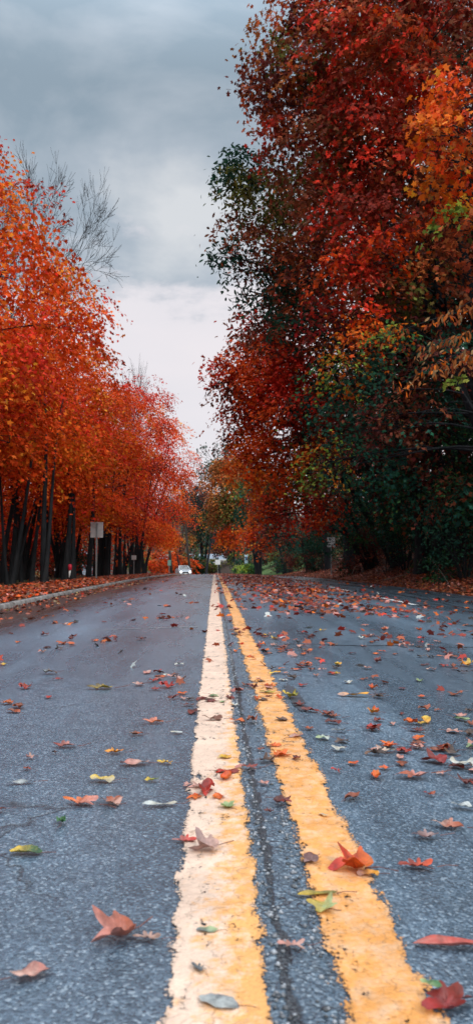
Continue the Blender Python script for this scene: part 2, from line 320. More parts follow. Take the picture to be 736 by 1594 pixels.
    L(c3.outputs[0], b.inputs['Base Color']); b.inputs['Roughness'].default_value = 0.55; b.inputs['Specular IOR Level'].default_value = 0.35
    inv = N(nt, 'ShaderNodeMath', operation='MULTIPLY_ADD', inp={1: -1.0, 2: 1.0}); L(vo.outputs['Distance'], inv.inputs[0])
    hh = N(nt, 'ShaderNodeMath', operation='MULTIPLY_ADD', inp={1: 1.2}); L(n.outputs[0], hh.inputs[0]); L(inv.outputs[0], hh.inputs[2])
    bp = N(nt, 'ShaderNodeBump', inp={'Strength': 0.6, 'Distance': 0.0025}); L(hh.outputs[0], bp.inputs['Height']); L(bp.outputs[0], b.inputs['Normal'])
    tr = N(nt, 'ShaderNodeBsdfTransparent'); mx = N(nt, 'ShaderNodeMixShader'); L(al.outputs[0], mx.inputs[0]); L(tr.outputs[0], mx.inputs[1]); L(b.outputs[0], mx.inputs[2]); L(mx.outputs[0], o.inputs[0])
    return m

# ------------------------------------------------------------------ ground, road, kerb, markings
def sheet(name, us, ys, dz, material, kind='structure', zf=None):
    U, Y = np.meshgrid(np.array(us, float), np.array(ys, float))
    X = U + xc(Y)
    Z = (zr(Y) + prof(U) if zf is None else zf(U, Y)) + dz
    V = np.stack([X, Y, Z], -1).reshape(-1, 3); a, b_ = U.shape
    i = (np.arange(a-1)[:, None]*b_+np.arange(b_-1)[None, :]).ravel()
    Fc = np.stack([i, i+1, i+b_+1, i+b_], 1)
    o = link(name, np_mesh(name, V, Fc), material, smooth=True); tag(o, kind=kind); return o
ys_road = np.concatenate([np.arange(-8, 20, 0.5), np.arange(20, 90, 1.0), np.arange(90, 261, 2.0)])
def ground_z(U, Y):
    z = zr(Y) + prof(U)
    z = np.where((U > UL-0.1) & (U < UR+0.02), z-0.12, z)
    bump = 0.05*np.sin(U*1.7+Y*0.6)*np.sin(Y*0.9-U*0.5)
    amp = np.clip((U-6.2)/1.5, 0, 3)+np.clip((-5.2-U)/2, 0, 2)
    z = z + bump*amp
    hill = np.clip((Y-330)/330, 0, 1); hill = hill*hill*(3-2*hill)
    return z + hill*38
us_g = np.concatenate([[-1500, -700, -350, -200, -120, -80, -55], np.arange(-40, -6, 1.0), [-6, -5.5, -4.9, -4.2, -3.6, -3.13, -3.09, -1, 1, 3, 5.58, 5.63, 5.8, 6.1, 6.5], np.arange(7, 24, 0.6), [26, 30, 40, 60, 100, 200, 400, 800, 1500]])
ys_g = np.concatenate([[-120, -60, -30, -15], np.arange(-8, 90, 0.8), np.arange(90, 262, 3), [280, 310, 340, 380, 420, 470, 520, 580, 640, 700, 900, 1400, 3000]])
sheet('ground', us_g, ys_g, -0.004, M_soil, zf=ground_z)
us_road = np.concatenate([np.linspace(UL, 0.12, 8), np.linspace(0.12, UR, 12)[1:]])
sheet('road', us_road, ys_road, 0.0, M_asphalt)
# gravelly broken verge between asphalt and bank on the right
# markings
M_y1 = paint('road_paint_yellow_left', (0.86, 0.42, 0.14), (0.83, 0.60, 0.46), -0.075, 0.085, 0.022, oldfrom=0.015, wear=0.4)
M_y2 = paint('road_paint_yellow_right', (0.88, 0.385, 0.105), (0.84, 0.50, 0.28), 0.16, 0.312, 0.034, wear=0.55)
M_w = paint('road_paint_white', (0.75, 0.76, 0.75), (0.62, 0.63, 0.63), 3.02, 3.16, 0.03, wear=0.6)
ysm = np.concatenate([np.arange(0.3, 20, 0.25), np.arange(20, 90, 1.0), np.arange(90, 200, 2.0)])
sheet('centre_line_marking', [-0.075, 0.0, 0.085], ysm, 0.004, M_y1)
sheet('centre_line_marking', [0.16, 0.24, 0.312], ysm, 0.004, M_y2)
for a, b_ in ((11.9, 14.2), (17.6, 20.9), (23.6, 27.2), (30.2, 33.6), (37, 40.5), (44, 47.5), (51, 54.5), (58, 61.5)):
    sheet('lane_dash_marking', [3.02, 3.09, 3.16], np.linspace(a, b_, 6), 0.004, M_w)
# pale transverse joint across the left lane, dark sealed seam on the right
M_joint = noisy('joint_filler', (0.16, 0.18, 0.20), (0.4, 0.41, 0.42), 20, 0.6, 0)
M_tar = mat('tar_seal', (0.012, 0.013, 0.015), 0.25, spec=0.6)
def strip(name, pts, wd, material, dz=0.003):
    V = []; 
    for i, (x, y) in enumerate(pts):
        x2, y2 = pts[min(i+1, len(pts)-1)]; x0, y0 = pts[max(i-1, 0)]
        d = Vector((x2-x0, y2-y0)).normalized(); n = Vector((-d.y, d.x))*wd*(0.6+0.8*random.random())/2
        for s in (1, -1):
            px, py = x+n.x*s, y+n.y*s; V.append((px, py, g(px, py)+dz))
    Fc = np.array([[2*i, 2*i+1, 2*i+3, 2*i+2] for i in range(len(pts)-1)])
    o = link(name, np_mesh(name, np.array(V), Fc), material); tag(o, kind='structure')
strip('road_joint', [(-1.15+0.05*i, 7.05+0.012*math.sin(i*1.3)) for i in range(22)], 0.03, M_joint)
strip('road_seam', [(0.5+0.1*i, 5.6+0.03*math.sin(i*0.9)+0.01*i) for i in range(26)], 0.02, M_tar)
strip('road_seam', [(3.6+0.02*i, 9.0+0.5*i) for i in range(60)], 0.035, M_tar)
# dark repair blotch beside the right line
def blotch(cx, cy, rx, ry, material, name, seed):
    r_ = random.Random(seed); n = 28; V = [(cx, cy, g(cx, cy)+0.003)]
    for k in range(n):
        a = 2*math.pi*k/n; q = 1+0.35*(r_.random()-0.5)
        x, y = cx+rx*q*math.cos(a), cy+ry*q*math.sin(a); V.append((x, y, g(x, y)+0.003))
    me = bpy.data.meshes.new(name); me.from_pydata(V, [], [(0, 1+k, 1+(k+1) % n) for k in range(n)]); tag(link(name, me, material), kind='structure')
blotch(0.355, 3.45, 0.03, 0.34, noisy('damp_patch', (0.05, 0.057, 0.07), (0.11, 0.125, 0.15), 80, 0.3, 0.8, 120, 0.003), 'road_patch', 3)

# kerb on the left, weathered concrete, partly buried in leaves
kb = MB(); ysk = [v for v in ys_road if v < 150]
M_conc = noisy('kerb_concrete', (0.11, 0.10, 0.095), (0.34, 0.32, 0.31), 5, 0.85, 0.5, 60, 0.004)
ring = [(-3.08, -0.15), (-3.08, -0.03), (-3.065, -0.022), (-3.02, -0.026), (-3.0, -0.045), (-2.99, -0.15)]
V = []
for y in ysk:
    for (u, z) in ring: V.append((u+float(xc(y)), y, float(zr(y))+z))
k_ = len(ring)
Fc = np.array([[i*k_+j, i*k_+j+1, (i+1)*k_+j+1, (i+1)*k_+j] for i in range(len(ysk)-1) for j in range(k_-1)])
tag(link('kerb', np_mesh('kerb', np.array(V), Fc), M_conc), kind='structure')
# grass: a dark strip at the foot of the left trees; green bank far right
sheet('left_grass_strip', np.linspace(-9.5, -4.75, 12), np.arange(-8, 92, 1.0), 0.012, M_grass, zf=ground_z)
sheet('right_grass_bank', np.linspace(6.0, 13, 16), np.arange(64, 112, 1.5), 0.03, noisy('bank_grass', (0.03, 0.07, 0.02), (0.10, 0.16, 0.035), 1.2, 0.95, 0.6, 30, 0.05), zf=ground_z)

# ------------------------------------------------------------------ leaves in numpy
T_MAPLE = np.array([(0, -.45, 0), (.32, -.38, -.05), (.24, -.10, 0), (.55, .10, -.09), (.2, .14, 0), (0, .55, -.1), (-.2, .14, 0), (-.55, .10, -.09), (-.24, -.10, 0), (-.32, -.38, -.05)])
T_STAR = np.array([(0, -.45, 0), (.5, 0, -.08), (.16, .12, 0), (0, .55, -.08), (-.16, .12, 0), (-.5, 0, -.08)])
T_OVAL = np.array([(0, -.55, -.03), (.2, -.2, 0), (.19, .2, 0), (0, .6, -.1), (-.19, .2, 0), (-.2, -.2, 0)])
T_QUAD = np.array([(0, -.5, 0), (.42, 0, -.05), (0, .5, 0), (-.42, 0, -.05)])
def unit(v): return v/np.maximum(np.linalg.norm(v, axis=-1, keepdims=True), 1e-9)
def leaf_np(C, S, Nn, T, spin=None, tdir=None):
    n = len(C); Nn = unit(Nn)
    ref = unit(rng.normal(size=(n, 3))) if tdir is None else tdir
    a = unit(np.cross(Nn, ref)); b = np.cross(Nn, a)
    if tdir is not None: b = -b; 
    V = C[:, None, :] + S[:, None, None]*(T[None, :, 0:1]*a[:, None]+T[None, :, 1:2]*b[:, None]+T[None, :, 2:3]*Nn[:, None])
    k = len(T); return V.reshape(-1, 3), np.arange(n*k).reshape(n, k)
PAL = {
 'red': (.60, .038, .018), 'deepred': (.25, .032, .018), 'orred': (.74, .085, .012), 'orange': (.85, .185, .018), 'yelor': (.85, .38, .04),
 'brownred': (.22, .065, .03), 'maroon': (.115, .026, .020), 'olive': (.13, .13, .03), 'green': (.035, .10, .03), 'dgreen': (.018, .062, .036),
 'brownor': (.40, .13, .035), 'yellow': (.75, .50, .06), 'tan': (.42, .26, .12), 'pink': (.62, .25, .20), 'rust': (.42, .09, .03), 'crimson': (.38, .03, .028),
 'ygreen': (.20, .26, .04), 'bluegreen': (.02, .085, .055)}
def pal(names, weights, n, r=None):
    w_ = np.array(weights, float); w_ /= w_.sum()
    idx = rng.choice(len(names), n, p=w_)
    return np.array([PAL[k] for k in names])[idx]
class Noise3:
    def __init__(s, seed, f):
        r = np.random.default_rng(seed); s.k = r.normal(size=(10, 3))*f; s.p = r.uniform(0, 6.28, 10)
    def __call__(s, p): return np.sin(p @ s.k.T + s.p).mean(-1)*1.8
def foliage(name, lobes, parent, T=T_STAR, leaf=0.13, seed=0, per=15, spread=0.33, dens=1.0, droop=0.0, inner=0.45, material=None, cull=-0.55, tilt=0.55):
    """lobes: list of (centre, radii(3), palette[(name,weight)..]) ; dens = sprays per m2 of lobe surface"""
    Cs, Ss, Ns, Co = [], [], [], []
    nz = Noise3(seed+5, 1.1); nz2 = Noise3(seed+9, 0.55)
    for li, (c, r, pl) in enumerate(lobes):
        c = np.array(c, float); r = np.array(r, float)
        area = 4*math.pi*((r[0]*r[1])**1.6/3+(r[0]*r[2])**1.6/3+(r[1]*r[2])**1.6/3)**(1/1.6)
        ns = max(6, int(area*dens*2.1*15/per))
        d = unit(rng.normal(size=(ns, 3)))
        rad = inner+(1.03-inner)*rng.random(ns)**0.6
        rad *= 1+0.30*nz(d*2.2+li*3.1)
        p = c+d*r*rad[:, None]
        keep = (nz(p*1.1) > cull) & (nz2(p*2.6+7) > -0.62); p = p[keep]; d = d[keep]; ns = len(p)
        names = [a for a, _ in pl]; ws = np.array([b for _, b in pl], float)
        # colours come in patches: choose by a smooth field with jitter
        q = np.clip((nz2(p*1.6)+1)/2*0.75+0.25*rng.random(ns), 0, 0.999)
        cum = np.cumsum(ws)/ws.sum(); sc_idx = np.searchsorted(cum, q)
        base = np.array([PAL[k] for k in names])[np.clip(sc_idx, 0, len(names)-1)]
        outn = unit(d*np.array([1, 1, 0.4])+np.array([0, 0, 0.75]))
        k = per
        off = rng.normal(size=(ns, k, 3))*spread
        off[..., 0] *= 0.6+0.9*rng.random((ns, 1)); off[..., 1] *= 0.6+0.9*rng.random((ns, 1))
        off -= (off*outn[:, None]).sum(-1, keepdims=True)*outn[:, None]*0.86
        C = p[:, None]+off; C[..., 2] -= droop*np.linalg.norm(off, axis=-1)
        nn = unit(outn[:, None]+rng.normal(size=(ns, k, 3))*tilt)
        b = base[:, None]*np.exp(rng.normal(size=(ns, k, 1))*0.25)*np.exp(rng.normal(size=(ns, 1, 1))*0.32)
        b = b*(1+rng.normal(size=(ns, k, 3))*0.10)
        Cs.append(C.reshape(-1, 3)); Ns.append(nn.reshape(-1, 3)); Co.append(b.reshape(-1, 3)); Ss.append(leaf*(0.65+0.6*rng.random(ns*k)))
    C = np.concatenate(Cs); S = np.concatenate(Ss); Nn = np.concatenate(Ns); Co = np.clip(np.concatenate(Co), 0.003, 0.95)
    V, Fc = leaf_np(C, S, Nn, T)
    return link(name, np_mesh(name, V, Fc, Co), material or M_leaf, parent), len(C)
NLEAF = [0]

# ------------------------------------------------------------------ wood
def bez(a, b, c, d, n):
    return [a*(1-t)**3+b*3*t*(1-t)**2+c*3*t*t*(1-t)+d*t**3 for t in [i/(n-1) for i in range(n)]]
def limb(mb, a, b, r0, r1, n=7, sag=0.0, wob=0.1, sides=6, updir=0.5):
    a = Vector(a); b = Vector(b); L_ = (b-a).length
    p1 = a+(b-a)*0.33+Vector((0, 0, L_*0.12*updir))+Vector([random.gauss(0, wob*L_*0.3) for _ in range(3)])
    p2 = a+(b-a)*0.66+Vector((0, 0, L_*0.10*updir-sag*L_))+Vector([random.gauss(0, wob*L_*0.3) for _ in range(3)])
    pts = bez(a, p1, p2, b, n); mb.tube(pts, [r0+(r1-r0)*(i/(n-1))**0.8 for i in range(n)], sides, cap=False)
    return pts
def make_tree(name, label, cat, base, stems, lobes, group=None, T=T_STAR, leaf=0.13, seed=0, bark=None, dens=1.0, per=15, twigs=5, cull=-0.55, spread=0.33, tilt=0.55, inner=0.45, droop=0.0):
    """stems: list of (dx,dy,height,radius) leaning targets from the base"""
    x, y = base; z = g(x, y)-0.05
    t = thing(name, label, cat, (x, y, z), 0, group)
    mb = MB(); random.seed(seed*13+5); B = Vector((0, 0, 0))
    tops = []
    for (dx, dy, h, r) in stems:
        st = Vector((random.gauss(0, 0.12)+dx*0.06, random.gauss(0, 0.12), 0))
        mid1 = st+Vector((dx*0.25, dy*0.25, h*0.33))+Vector((random.gauss(0, .12), random.gauss(0, .12), 0))
        mid2 = st+Vector((dx*0.6, dy*0.6, h*0.66))+Vector((random.gauss(0, .15), random.gauss(0, .15), 0))
        pts = bez(st, mid1, mid2, st+Vector((dx, dy, h)), 12)
        rr = [r*(1.45 if i == 0 else 1.12 if i == 1 else 1.0)*(1-0.82*i/11) for i in range(12)]
        mb.tube(pts, rr, 9, cap=False); tops.append((pts, rr))
    for (c, r, pl) in lobes:
        c = Vector(c)-t.location
        best = min(((p-c).length+0.9*max(0, p.z-c.z), pi, ti) for ti, (pts, _) in enumerate(tops) for pi, p in enumerate(pts) if pi >= 4)
        pts, rr = tops[best[2]]; a = pts[best[1]]; r0 = min(rr[best[1]]*0.75, 0.018+0.02*(c-a).length)
        lp = limb(mb, a, c, r0, r0*0.35, 7, wob=0.18, sides=5)
        for _ in range(twigs):
            q = lp[random.randint(2, 6)]; d = Vector([random.gauss(0, 1) for _ in range(3)]).normalized()
            e = c+Vector((d.x*r[0], d.y*r[1], d.z*r[2]))*0.85
            limb(mb, q, e, r0*0.35, r0*0.10, 5, wob=0.2, sides=4)
    mb.build('trunk', bark or M_bark, t, smooth=True)
    cr, n = foliage('crown', [(np.array(c)-np.array(t.location), r, pl) for (c, r, pl) in lobes], t, T, leaf, seed, per, spread, dens, cull=cull, tilt=tilt, inner=inner, droop=droop)
    NLEAF[0] += n
    return t
def crown_lobes(cx, cy, cz, rx, ry, rz, n, pls, seed, lr=(1.1, 1.7), flat=0.7):
    r_ = random.Random(seed); out_ = []
    for i in range(n):
        # fibonacci directions, slightly shuffled
        k = (i+0.5)/n; zz = 1-2*k; th = i*2.39996+r_.random()*0.6; q = math.sqrt(max(0, 1-zz*zz))
        f = 0.66+0.36*r_.random()
        s = lr[0]+(lr[1]-lr[0])*r_.random()
        out_.append(((cx+rx*f*q*math.cos(th), cy+ry*f*q*math.sin(th), cz+rz*f*zz*1.05), (s, s, s*flat), pls[r_.randrange(len(pls))]))
    out_.append(((cx, cy, cz), (rx*0.62, ry*0.62, rz*0.66), pls[0]))
    return out_

# ------------------------------------------------------------------ left row of red and orange maples
O1 = [('deepred', 1.2), ('red', 1.5), ('orred', 4), ('orange', 3.2), ('yelor', .5)]
O2 = [('deepred', .6), ('red', .7), ('orred', 3.2), ('orange', 4), ('yelor', 1.6)]
O3 = [('deepred', 1), ('red', 3), ('orred', 4), ('orange', 1.5)]
O4 = [('deepred', 2), ('red', 4), ('orred', 2)]
O5 = [('yelor', 2.2), ('orange', 4), ('orred', 3), ('red', 1)]
left = [ # x, y, height of the crown top, crown radius, palettes, label
 (-8.0, 13.2, 8.8, 3.1, [O2, O5, O1], 'nearest orange maple on the left, cut off by the photo edge'),
 (-6.9, 17.6, 10.2, 3.0, [O3, O2, O1], 'multi stemmed red and orange maple, first whole one beside the left verge'),
 (-7.9, 21.5, 12.2, 3.4, [O3, O1, O2], 'tall red topped maple under the bare tree on the left'),
 (-6.7, 25.0, 10.2, 2.8, [O1, O3, O2], 'orange red maple right behind the blank backed road sign'),
 (-7.4, 29.5, 10.4, 3.2, [O1, O5, O3], 'orange maple just past the blank backed road sign'),
 (-6.8, 34.0, 9.8, 3.0, [O2, O3, O1], 'bright orange maple midway down the left row'),
 (-7.2, 39.0, 10.6, 3.2, [O3, O4, O1], 'red crowned maple leaning over the left lane midway down the row'),
 (-6.5, 44.5, 11.2, 3.4, [O4, O3], 'dark red maple standing behind the small white sign'),
 (-6.3, 51.0, 13.0, 3.7, [O3, O4, O1], 'tall crimson maple in the far part of the left row'),
 (-6.0, 58.0, 13.6, 3.6, [O4, O3, O1], 'last maple but one of the left row, red with leaning trunks'),
 (-5.9, 66.0, 13.0, 3.5, [O3, O1], 'last red maple of the left row before the utility poles'),
]
for i, (x, y, h, r, pls, lab) in enumerate(left):
    r_ = random.Random(40+i)
    low = 2.9 if i < 4 else 2.6-0.015*y
    cz = (h+low)/2; rz = (h-low)/2
    lob = crown_lobes(x+0.5, y-0.3, cz+g(x, y), r, r, rz, 24 if i < 4 else 18, pls, i+3, (0.8, 1.3) if i < 4 else (0.95, 1.55))
    # lower skirt overhanging the verge
    for k in range(4):
        lob.append(((x+r*(0.45+0.25*r_.random()), y+r*(k/3-0.5)*1.5, g(x, y)+low+0.9+0.9*r_.random()), (1.2, 1.2, 0.7), pls[-1]))
    ns = r_.choice([4, 5, 5, 6])
    stems = [(r_.uniform(-2.0, 2.2), r_.uniform(-1.5, 1.5), h*r_.uniform(0.62, 0.85), r_.uniform(0.05, 0.09) if i < 4 else r_.uniform(0.07, 0.12)) for _ in range(ns)]
    if i in (8, 9, 10): stems.append((2.6, -0.5, h*0.55, 0.13))
    make_tree('maple_tree', lab, 'tree', (x, y), stems, lob, 'red and orange maples along the left verge', T_MAPLE if i < 4 else T_STAR, 0.115 if i < 4 else 0.13, i+1,
              dens=1.75 if i < 5 else 1.35, per=36, cull=-0.42 if i < 7 else -0.85, spread=0.34, inner=0.45, tilt=0.45, droop=0.12)
# thin dark trunks standing among the maples
for i, (x, y, h, dx, lab) in enumerate([(-5.35, 15.6, 6.0, -0.5, 'slim dark trunk nearest the left photo edge'), (-5.6, 19.9, 6.5, 0.3, 'slim dark tree in front of the second maple'),
        (-5.2, 22.6, 6.5, -0.2, 'slim upright dark tree a little before the blank backed sign'), (-5.1, 27.2, 6.8, 0.4, 'slim dark tree directly behind the blank backed sign'),
        (-5.0, 31.6, 6.6, 0.3, 'thin dark tree between the blank backed sign and the small white sign'), (-5.15, 36.5, 7.2, 0.6, 'thin tree leaning right before the small white sign'),
        (-4.9, 41.8, 7.5, 0.7, 'thin leaning dark tree just past the small white sign'), (-4.7, 48.0, 7.8, 1.0, 'thin dark tree leaning towards the road near the row end')]):
    stems = [(dx, 0.1, h, 0.10), (dx*-0.8+0.3, 0.4, h*0.9, 0.075)]
    lob = [((x+dx*0.8, y, h*0.86+g(x, y)), (1.2, 1.2, 1.0), O1), ((x-dx*0.6, y+0.5, h*0.74+g(x, y)), (1.0, 1.0, 0.7), O2)]
    make_tree('young_maple', lab, 'tree', (x, y), stems, lob, 'slim dark trunks among the left maples', T_STAR, 0.14, 60+i, dens=1.2)
near_nm = ['the nearest left maples', 'the blank backed sign', 'the gap before the small white sign', 'the small white sign', 'the far end of the left row']
for i in range(20):
    r_ = random.Random(700+i); y = 16.3+i*2.25+r_.uniform(-.6, .6); x = -5.0-r_.random()*1.5-(0.6 if i < 5 else 0); h = 5.2+y*0.05
    dx = r_.uniform(-.5, .9); lab = 'thin dark trunk among the left maples, near '+near_nm[0 if y < 22 else 1 if y < 31 else 2 if y < 38 else 3 if y < 48 else 4]
    make_tree('young_maple', lab, 'tree', (x, y), [(dx, 0.1, h, r_.uniform(.06, .10)), (-dx*0.7, 0.3, h*0.9, 0.055)], [((x+dx*0.7, y, h*0.9+g(x, y)), (1.0, 1.0, 0.8), O1)], 'thin trunks among the left maples near '+near_nm[0 if y < 22 else 1 if y < 31 else 2 if y < 38 else 3 if y < 48 else 4], T_STAR, 0.13, 720+i, dens=1.0)
# second row behind, low crowns that close the view between the trunks
for i, (x, y, h, r, lab) in enumerate([(-11.5, 19, 9.5, 3.6, 'rear maple seen through the nearest left trunks'), (-12.0, 26, 10, 3.8, 'rear maple seen through trunks left of the blank backed sign'),
        (-11.0, 33.5, 10.5, 4.0, 'rear red maple seen behind the blank backed sign'), (-11.0, 41.5, 10.5, 4.0, 'rear red maple in the second row left of the small white sign'),
        (-10.5, 50, 11, 4.2, 'rear red maple in the second row behind the small white sign'), (-10.5, 60, 11, 4.4, 'rear red maple closing the far end of the second row')]):
    lob = crown_lobes(x, y, h*0.5, r, r, h*0.5, 18, [O3, O1, O3], 90+i, (1.3, 1.9))
    for k in range(5): lob.append(((x-2.5+1.25*k, y-2.6, g(x, y)+1.3+0.5*(k % 2)), (1.3, 1.0, 1.0), [O3, O4, O1][k % 3]))
    make_tree('maple_tree', lab, 'tree', (x, y), [(0.5, 0, h*0.8, 0.16), (-0.7, 0.3, h*0.7, 0.12), (0.2, -0.8, h*0.7, 0.12)], lob, 'second row of maples behind the left row', T_STAR, 0.16, 80+i, dens=0.75)

def make_shrub(label, x, y, h, r, pl, seed, leaf=0.09, T=T_OVAL, dens=1.3, name='shrub', group=None, z0=None, nl=6, cull=-0.5):
    z = g(x, y) if z0 is None else z0
    t = thing(name, label, 'shrub', (x, y, z-0.03), 0, group); r_ = random.Random(seed); random.seed(seed)
    mb = MB(); lobes = []
    for k in range(nl):
        a = 6.283*k/nl+r_.random(); q = r*(0.35+0.35*r_.random()); zz = h*(0.35+0.45*r_.random())
        lobes.append(((q*math.cos(a), q*math.sin(a), zz), (r*0.55, r*0.55, h*0.28), pl))
        limb(mb, (0.1*math.cos(a), 0.1*math.sin(a), 0), (q*math.cos(a), q*math.sin(a), zz), 0.03, 0.008, 6, sides=5)
    lobes.append(((0, 0, h*0.55), (r*0.6, r*0.6, h*0.42), pl))
    mb.build('stems', M_bark, t, smooth=True)
    o, n = foliage('foliage', lobes, t, T, leaf, seed, 12, 0.2, dens, cull=cull); NLEAF[0] += n
    return t
DG = [('dgreen', 5), ('green', 2), ('maroon', 1.5)]
for i, (x, y, h, r, lab) in enumerate([(-9.0, 17.5, 1.5, 1.5, 'low dark bush between the nearest left trunks'), (-8.5, 24, 1.5, 1.6, 'low dark bush behind trunks left of the blank backed sign'),
        (-8.6, 31, 1.6, 1.8, 'low dark bush behind the trunks right of the blank backed sign'), (-8.0, 39, 1.6, 1.8, 'low dark bush behind the small white sign'), (-8.0, 48, 1.7, 2.0, 'low dark bush near the far end of the left trunks')]):
    make_shrub(lab, x, y, h, r, [('maroon', 3), ('dgreen', 3), ('brownred', 2), ('rust', 1)], 200+i, 0.12, dens=0.9, group='dark bushes under the left maples')

# ------------------------------------------------------------------ bare trees
def bare_tree(label, base, h, spread, seed, levels=5, r0=0.16, group=None, name='bare_tree', minr=0.006, z0=None, leaves=None):
    x, y = base; z = g(x, y) if z0 is None else z0
    t = thing(name, label, 'tree', (x, y, z), 0, group); r_ = random.Random(seed); mb = MB(); tips = []
    def grow(p, d, ln, r, lv):
        n = 5; pts = [p]; q = p.copy(); dd = d.copy()
        for i in range(n):
            dd = (dd+Vector((r_.gauss(0, .10), r_.gauss(0, .10), r_.gauss(0.02, .07)))).normalized(); q = q+dd*ln/n; pts.append(q.copy())
        re = max(minr, r*0.55)
        mb.tube(pts, [r+(re-r)*i/n for i in range(n+1)], 6 if lv > 2 else 3, cap=False)
        if lv == 0: tips.append(q); return
        nb = r_.choice([3, 4]) if lv > 2 else 5
        for k in range(nb):
            i = r_.randint(2, n) if k else n
            ang = r_.uniform(0.3, 0.85)*spread if k else r_.uniform(0.05, 0.25)
            ax = Vector((r_.gauss(0, 1), r_.gauss(0, 1), r_.gauss(0, 1))).cross(dd).normalized()
            nd = (dd*math.cos(ang)+ax*math.sin(ang)); nd.z += 0.08; nd.normalize()
            grow(pts[i], nd, ln*r_.uniform(0.55, 0.8), max(minr, r*(0.42 if k else 0.6)), lv-1)
    grow(Vector((0, 0, 0)), Vector((0.02, 0, 1)), h*0.36, r0, levels)
    mb.build('trunk', M_twig, t)
    if leaves:
        pts = np.array([tuple(p) for p in tips]); idx = rng.integers(0, len(pts), len(pts)*leaves[0])
        C = pts[idx]+rng.normal(size=(len(idx), 3))*0.25
        V_, F_ = leaf_np(C, np.full(len(C), leaves[1]), rng.normal(size=C.shape)+[0, 0, .5], T_QUAD)
        link('crown', np_mesh('crown', V_, F_, np.clip(pal(leaves[2], [1]*len(leaves[2]), len(C))*np.exp(rng.normal(size=(len(C), 1))*.2), 0.003, .9)), M_leaf, t)
    return t
bt = bare_tree('tall leafless tree rising behind the red maples at upper left', (-11.3, 37.5), 24.0, 1.05, 24, 6, 0.2, minr=0.010); bt.scale = (0.58, 0.58, 1.0)
bare_tree('leafless treetop at the left photo edge behind the maples', (-12.0, 36.0), 22.5, 0.85, 5, 6, 0.18, minr=0.006)
bt = bare_tree('small leafless treetop poking out above the middle of the left row', (-7.4, 62.0), 17.6, 0.7, 9, 5, 0.15, minr=0.014); bt.scale = (0.4, 0.4, 1.0)

# ------------------------------------------------------------------ right-hand wood
def LB(px, py, d, rpx, pl, fz=0.8, fy=1.3):
    r = rpx*d/F; return (tuple(P(px, py, d)), (r, r*fy, r*fz), pl)
BR = [('brownred', 4), ('rust', 2), ('maroon', 2), ('brownor', 1), ('olive', 3.5), ('deepred', 1)]
BO = [('olive', 3), ('brownred', 3), ('rust', 2), ('dgreen', 1)]
DR = [('maroon', 2), ('deepred', 3), ('red', .6), ('brownred', 3), ('rust', 1.2)]
DR2 = [('maroon', 1), ('deepred', 3), ('red', 1.3), ('rust', 2), ('orred', .5), ('brownred', 2.5)]
GN = [('dgreen', 4), ('bluegreen', 2), ('green', 1), ('olive', 1)]
DK = [('dgreen', 4), ('maroon', 2), ('brownred', 1), ('bluegreen', 3), ('green', 1.2)]
RD = [('red', 4), ('orred', 3), ('deepred', 2.5), ('rust', 2)]
BRR = [('red', 4), ('orred', 3), ('crimson', 1)]
ORG = [('orange', 4), ('orred', 3), ('yelor', 1), ('rust', 1)]
GO = [('green', 3), ('ygreen', 2), ('orange', 2), ('brownor', 2), ('bluegreen', 2)]
RG = 'trees of the right-hand wood'
make_tree('oak_tree', 'tallest dark red and brown tree at the top right of the photo', 'tree', (8.6, 20.5), [(-2.8, 0.5, 15.5, 0.27), (-0.5, -0.5, 16.5, 0.22), (-4.5, 0.2, 12.5, 0.15)], [
    LB(455, 40, 21, 62, BR), LB(408, 88, 21, 36, BR), LB(415, 145, 21, 42, BR), LB(480, 120, 20.5, 75, BR), LB(520, 30, 20, 85, DR2), LB(595, -20, 20, 90, DR), LB(600, 70, 19, 90, DR2), LB(690, 20, 19, 100, DR),
    LB(560, 150, 19.5, 80, DR), LB(650, 130, 19, 80, DR2), LB(440, 205, 21, 40, DR), LB(500, 225, 20.5, 75, BO), LB(590, 235, 19.5, 80, DR2), LB(680, 220, 19, 85, DR), LB(480, -40, 21, 60, BR), LB(720, -70, 20, 100, DR), LB(740, 150, 19, 80, DR),
    LB(640, -100, 20, 100, DR), LB(560, -100, 20.5, 80, DR)],
    RG, T_MAPLE, 0.14, 301, dens=1.9, per=26, spread=0.27, cull=-0.62)
make_tree('oak_tree', 'dark green and brown oak hanging over the road, its ragged tip against the sky', 'tree', (8.2, 25.5), [(-3.0, -0.5, 13.5, 0.25), (-5.2, 0.2, 11.5, 0.17), (-1.0, -1, 12.5, 0.2)], [
    LB(362, 232, 24, 27, GN), LB(350, 268, 24, 24, GN), LB(372, 285, 24, 38, BO), LB(392, 250, 24, 38, GN), LB(365, 350, 24, 32, [('brownred', 3), ('dgreen', 4), ('red', 1)]), LB(342, 390, 24, 22, GN), LB(368, 410, 24, 30, GN), LB(385, 445, 24, 36, GN),
    LB(420, 300, 24, 60, BO), LB(410, 380, 24, 55, BR), LB(420, 450, 24, 55, DK), LB(470, 330, 23.5, 70, BO), LB(480, 420, 23, 70, BR), LB(540, 350, 23, 75, BR), LB(450, 500, 24, 55, DK), LB(385, 500, 25, 28, DR)],
    RG, T_OVAL, 0.16, 302, dens=1.9, spread=0.25, cull=-0.5, tilt=0.8, per=18)
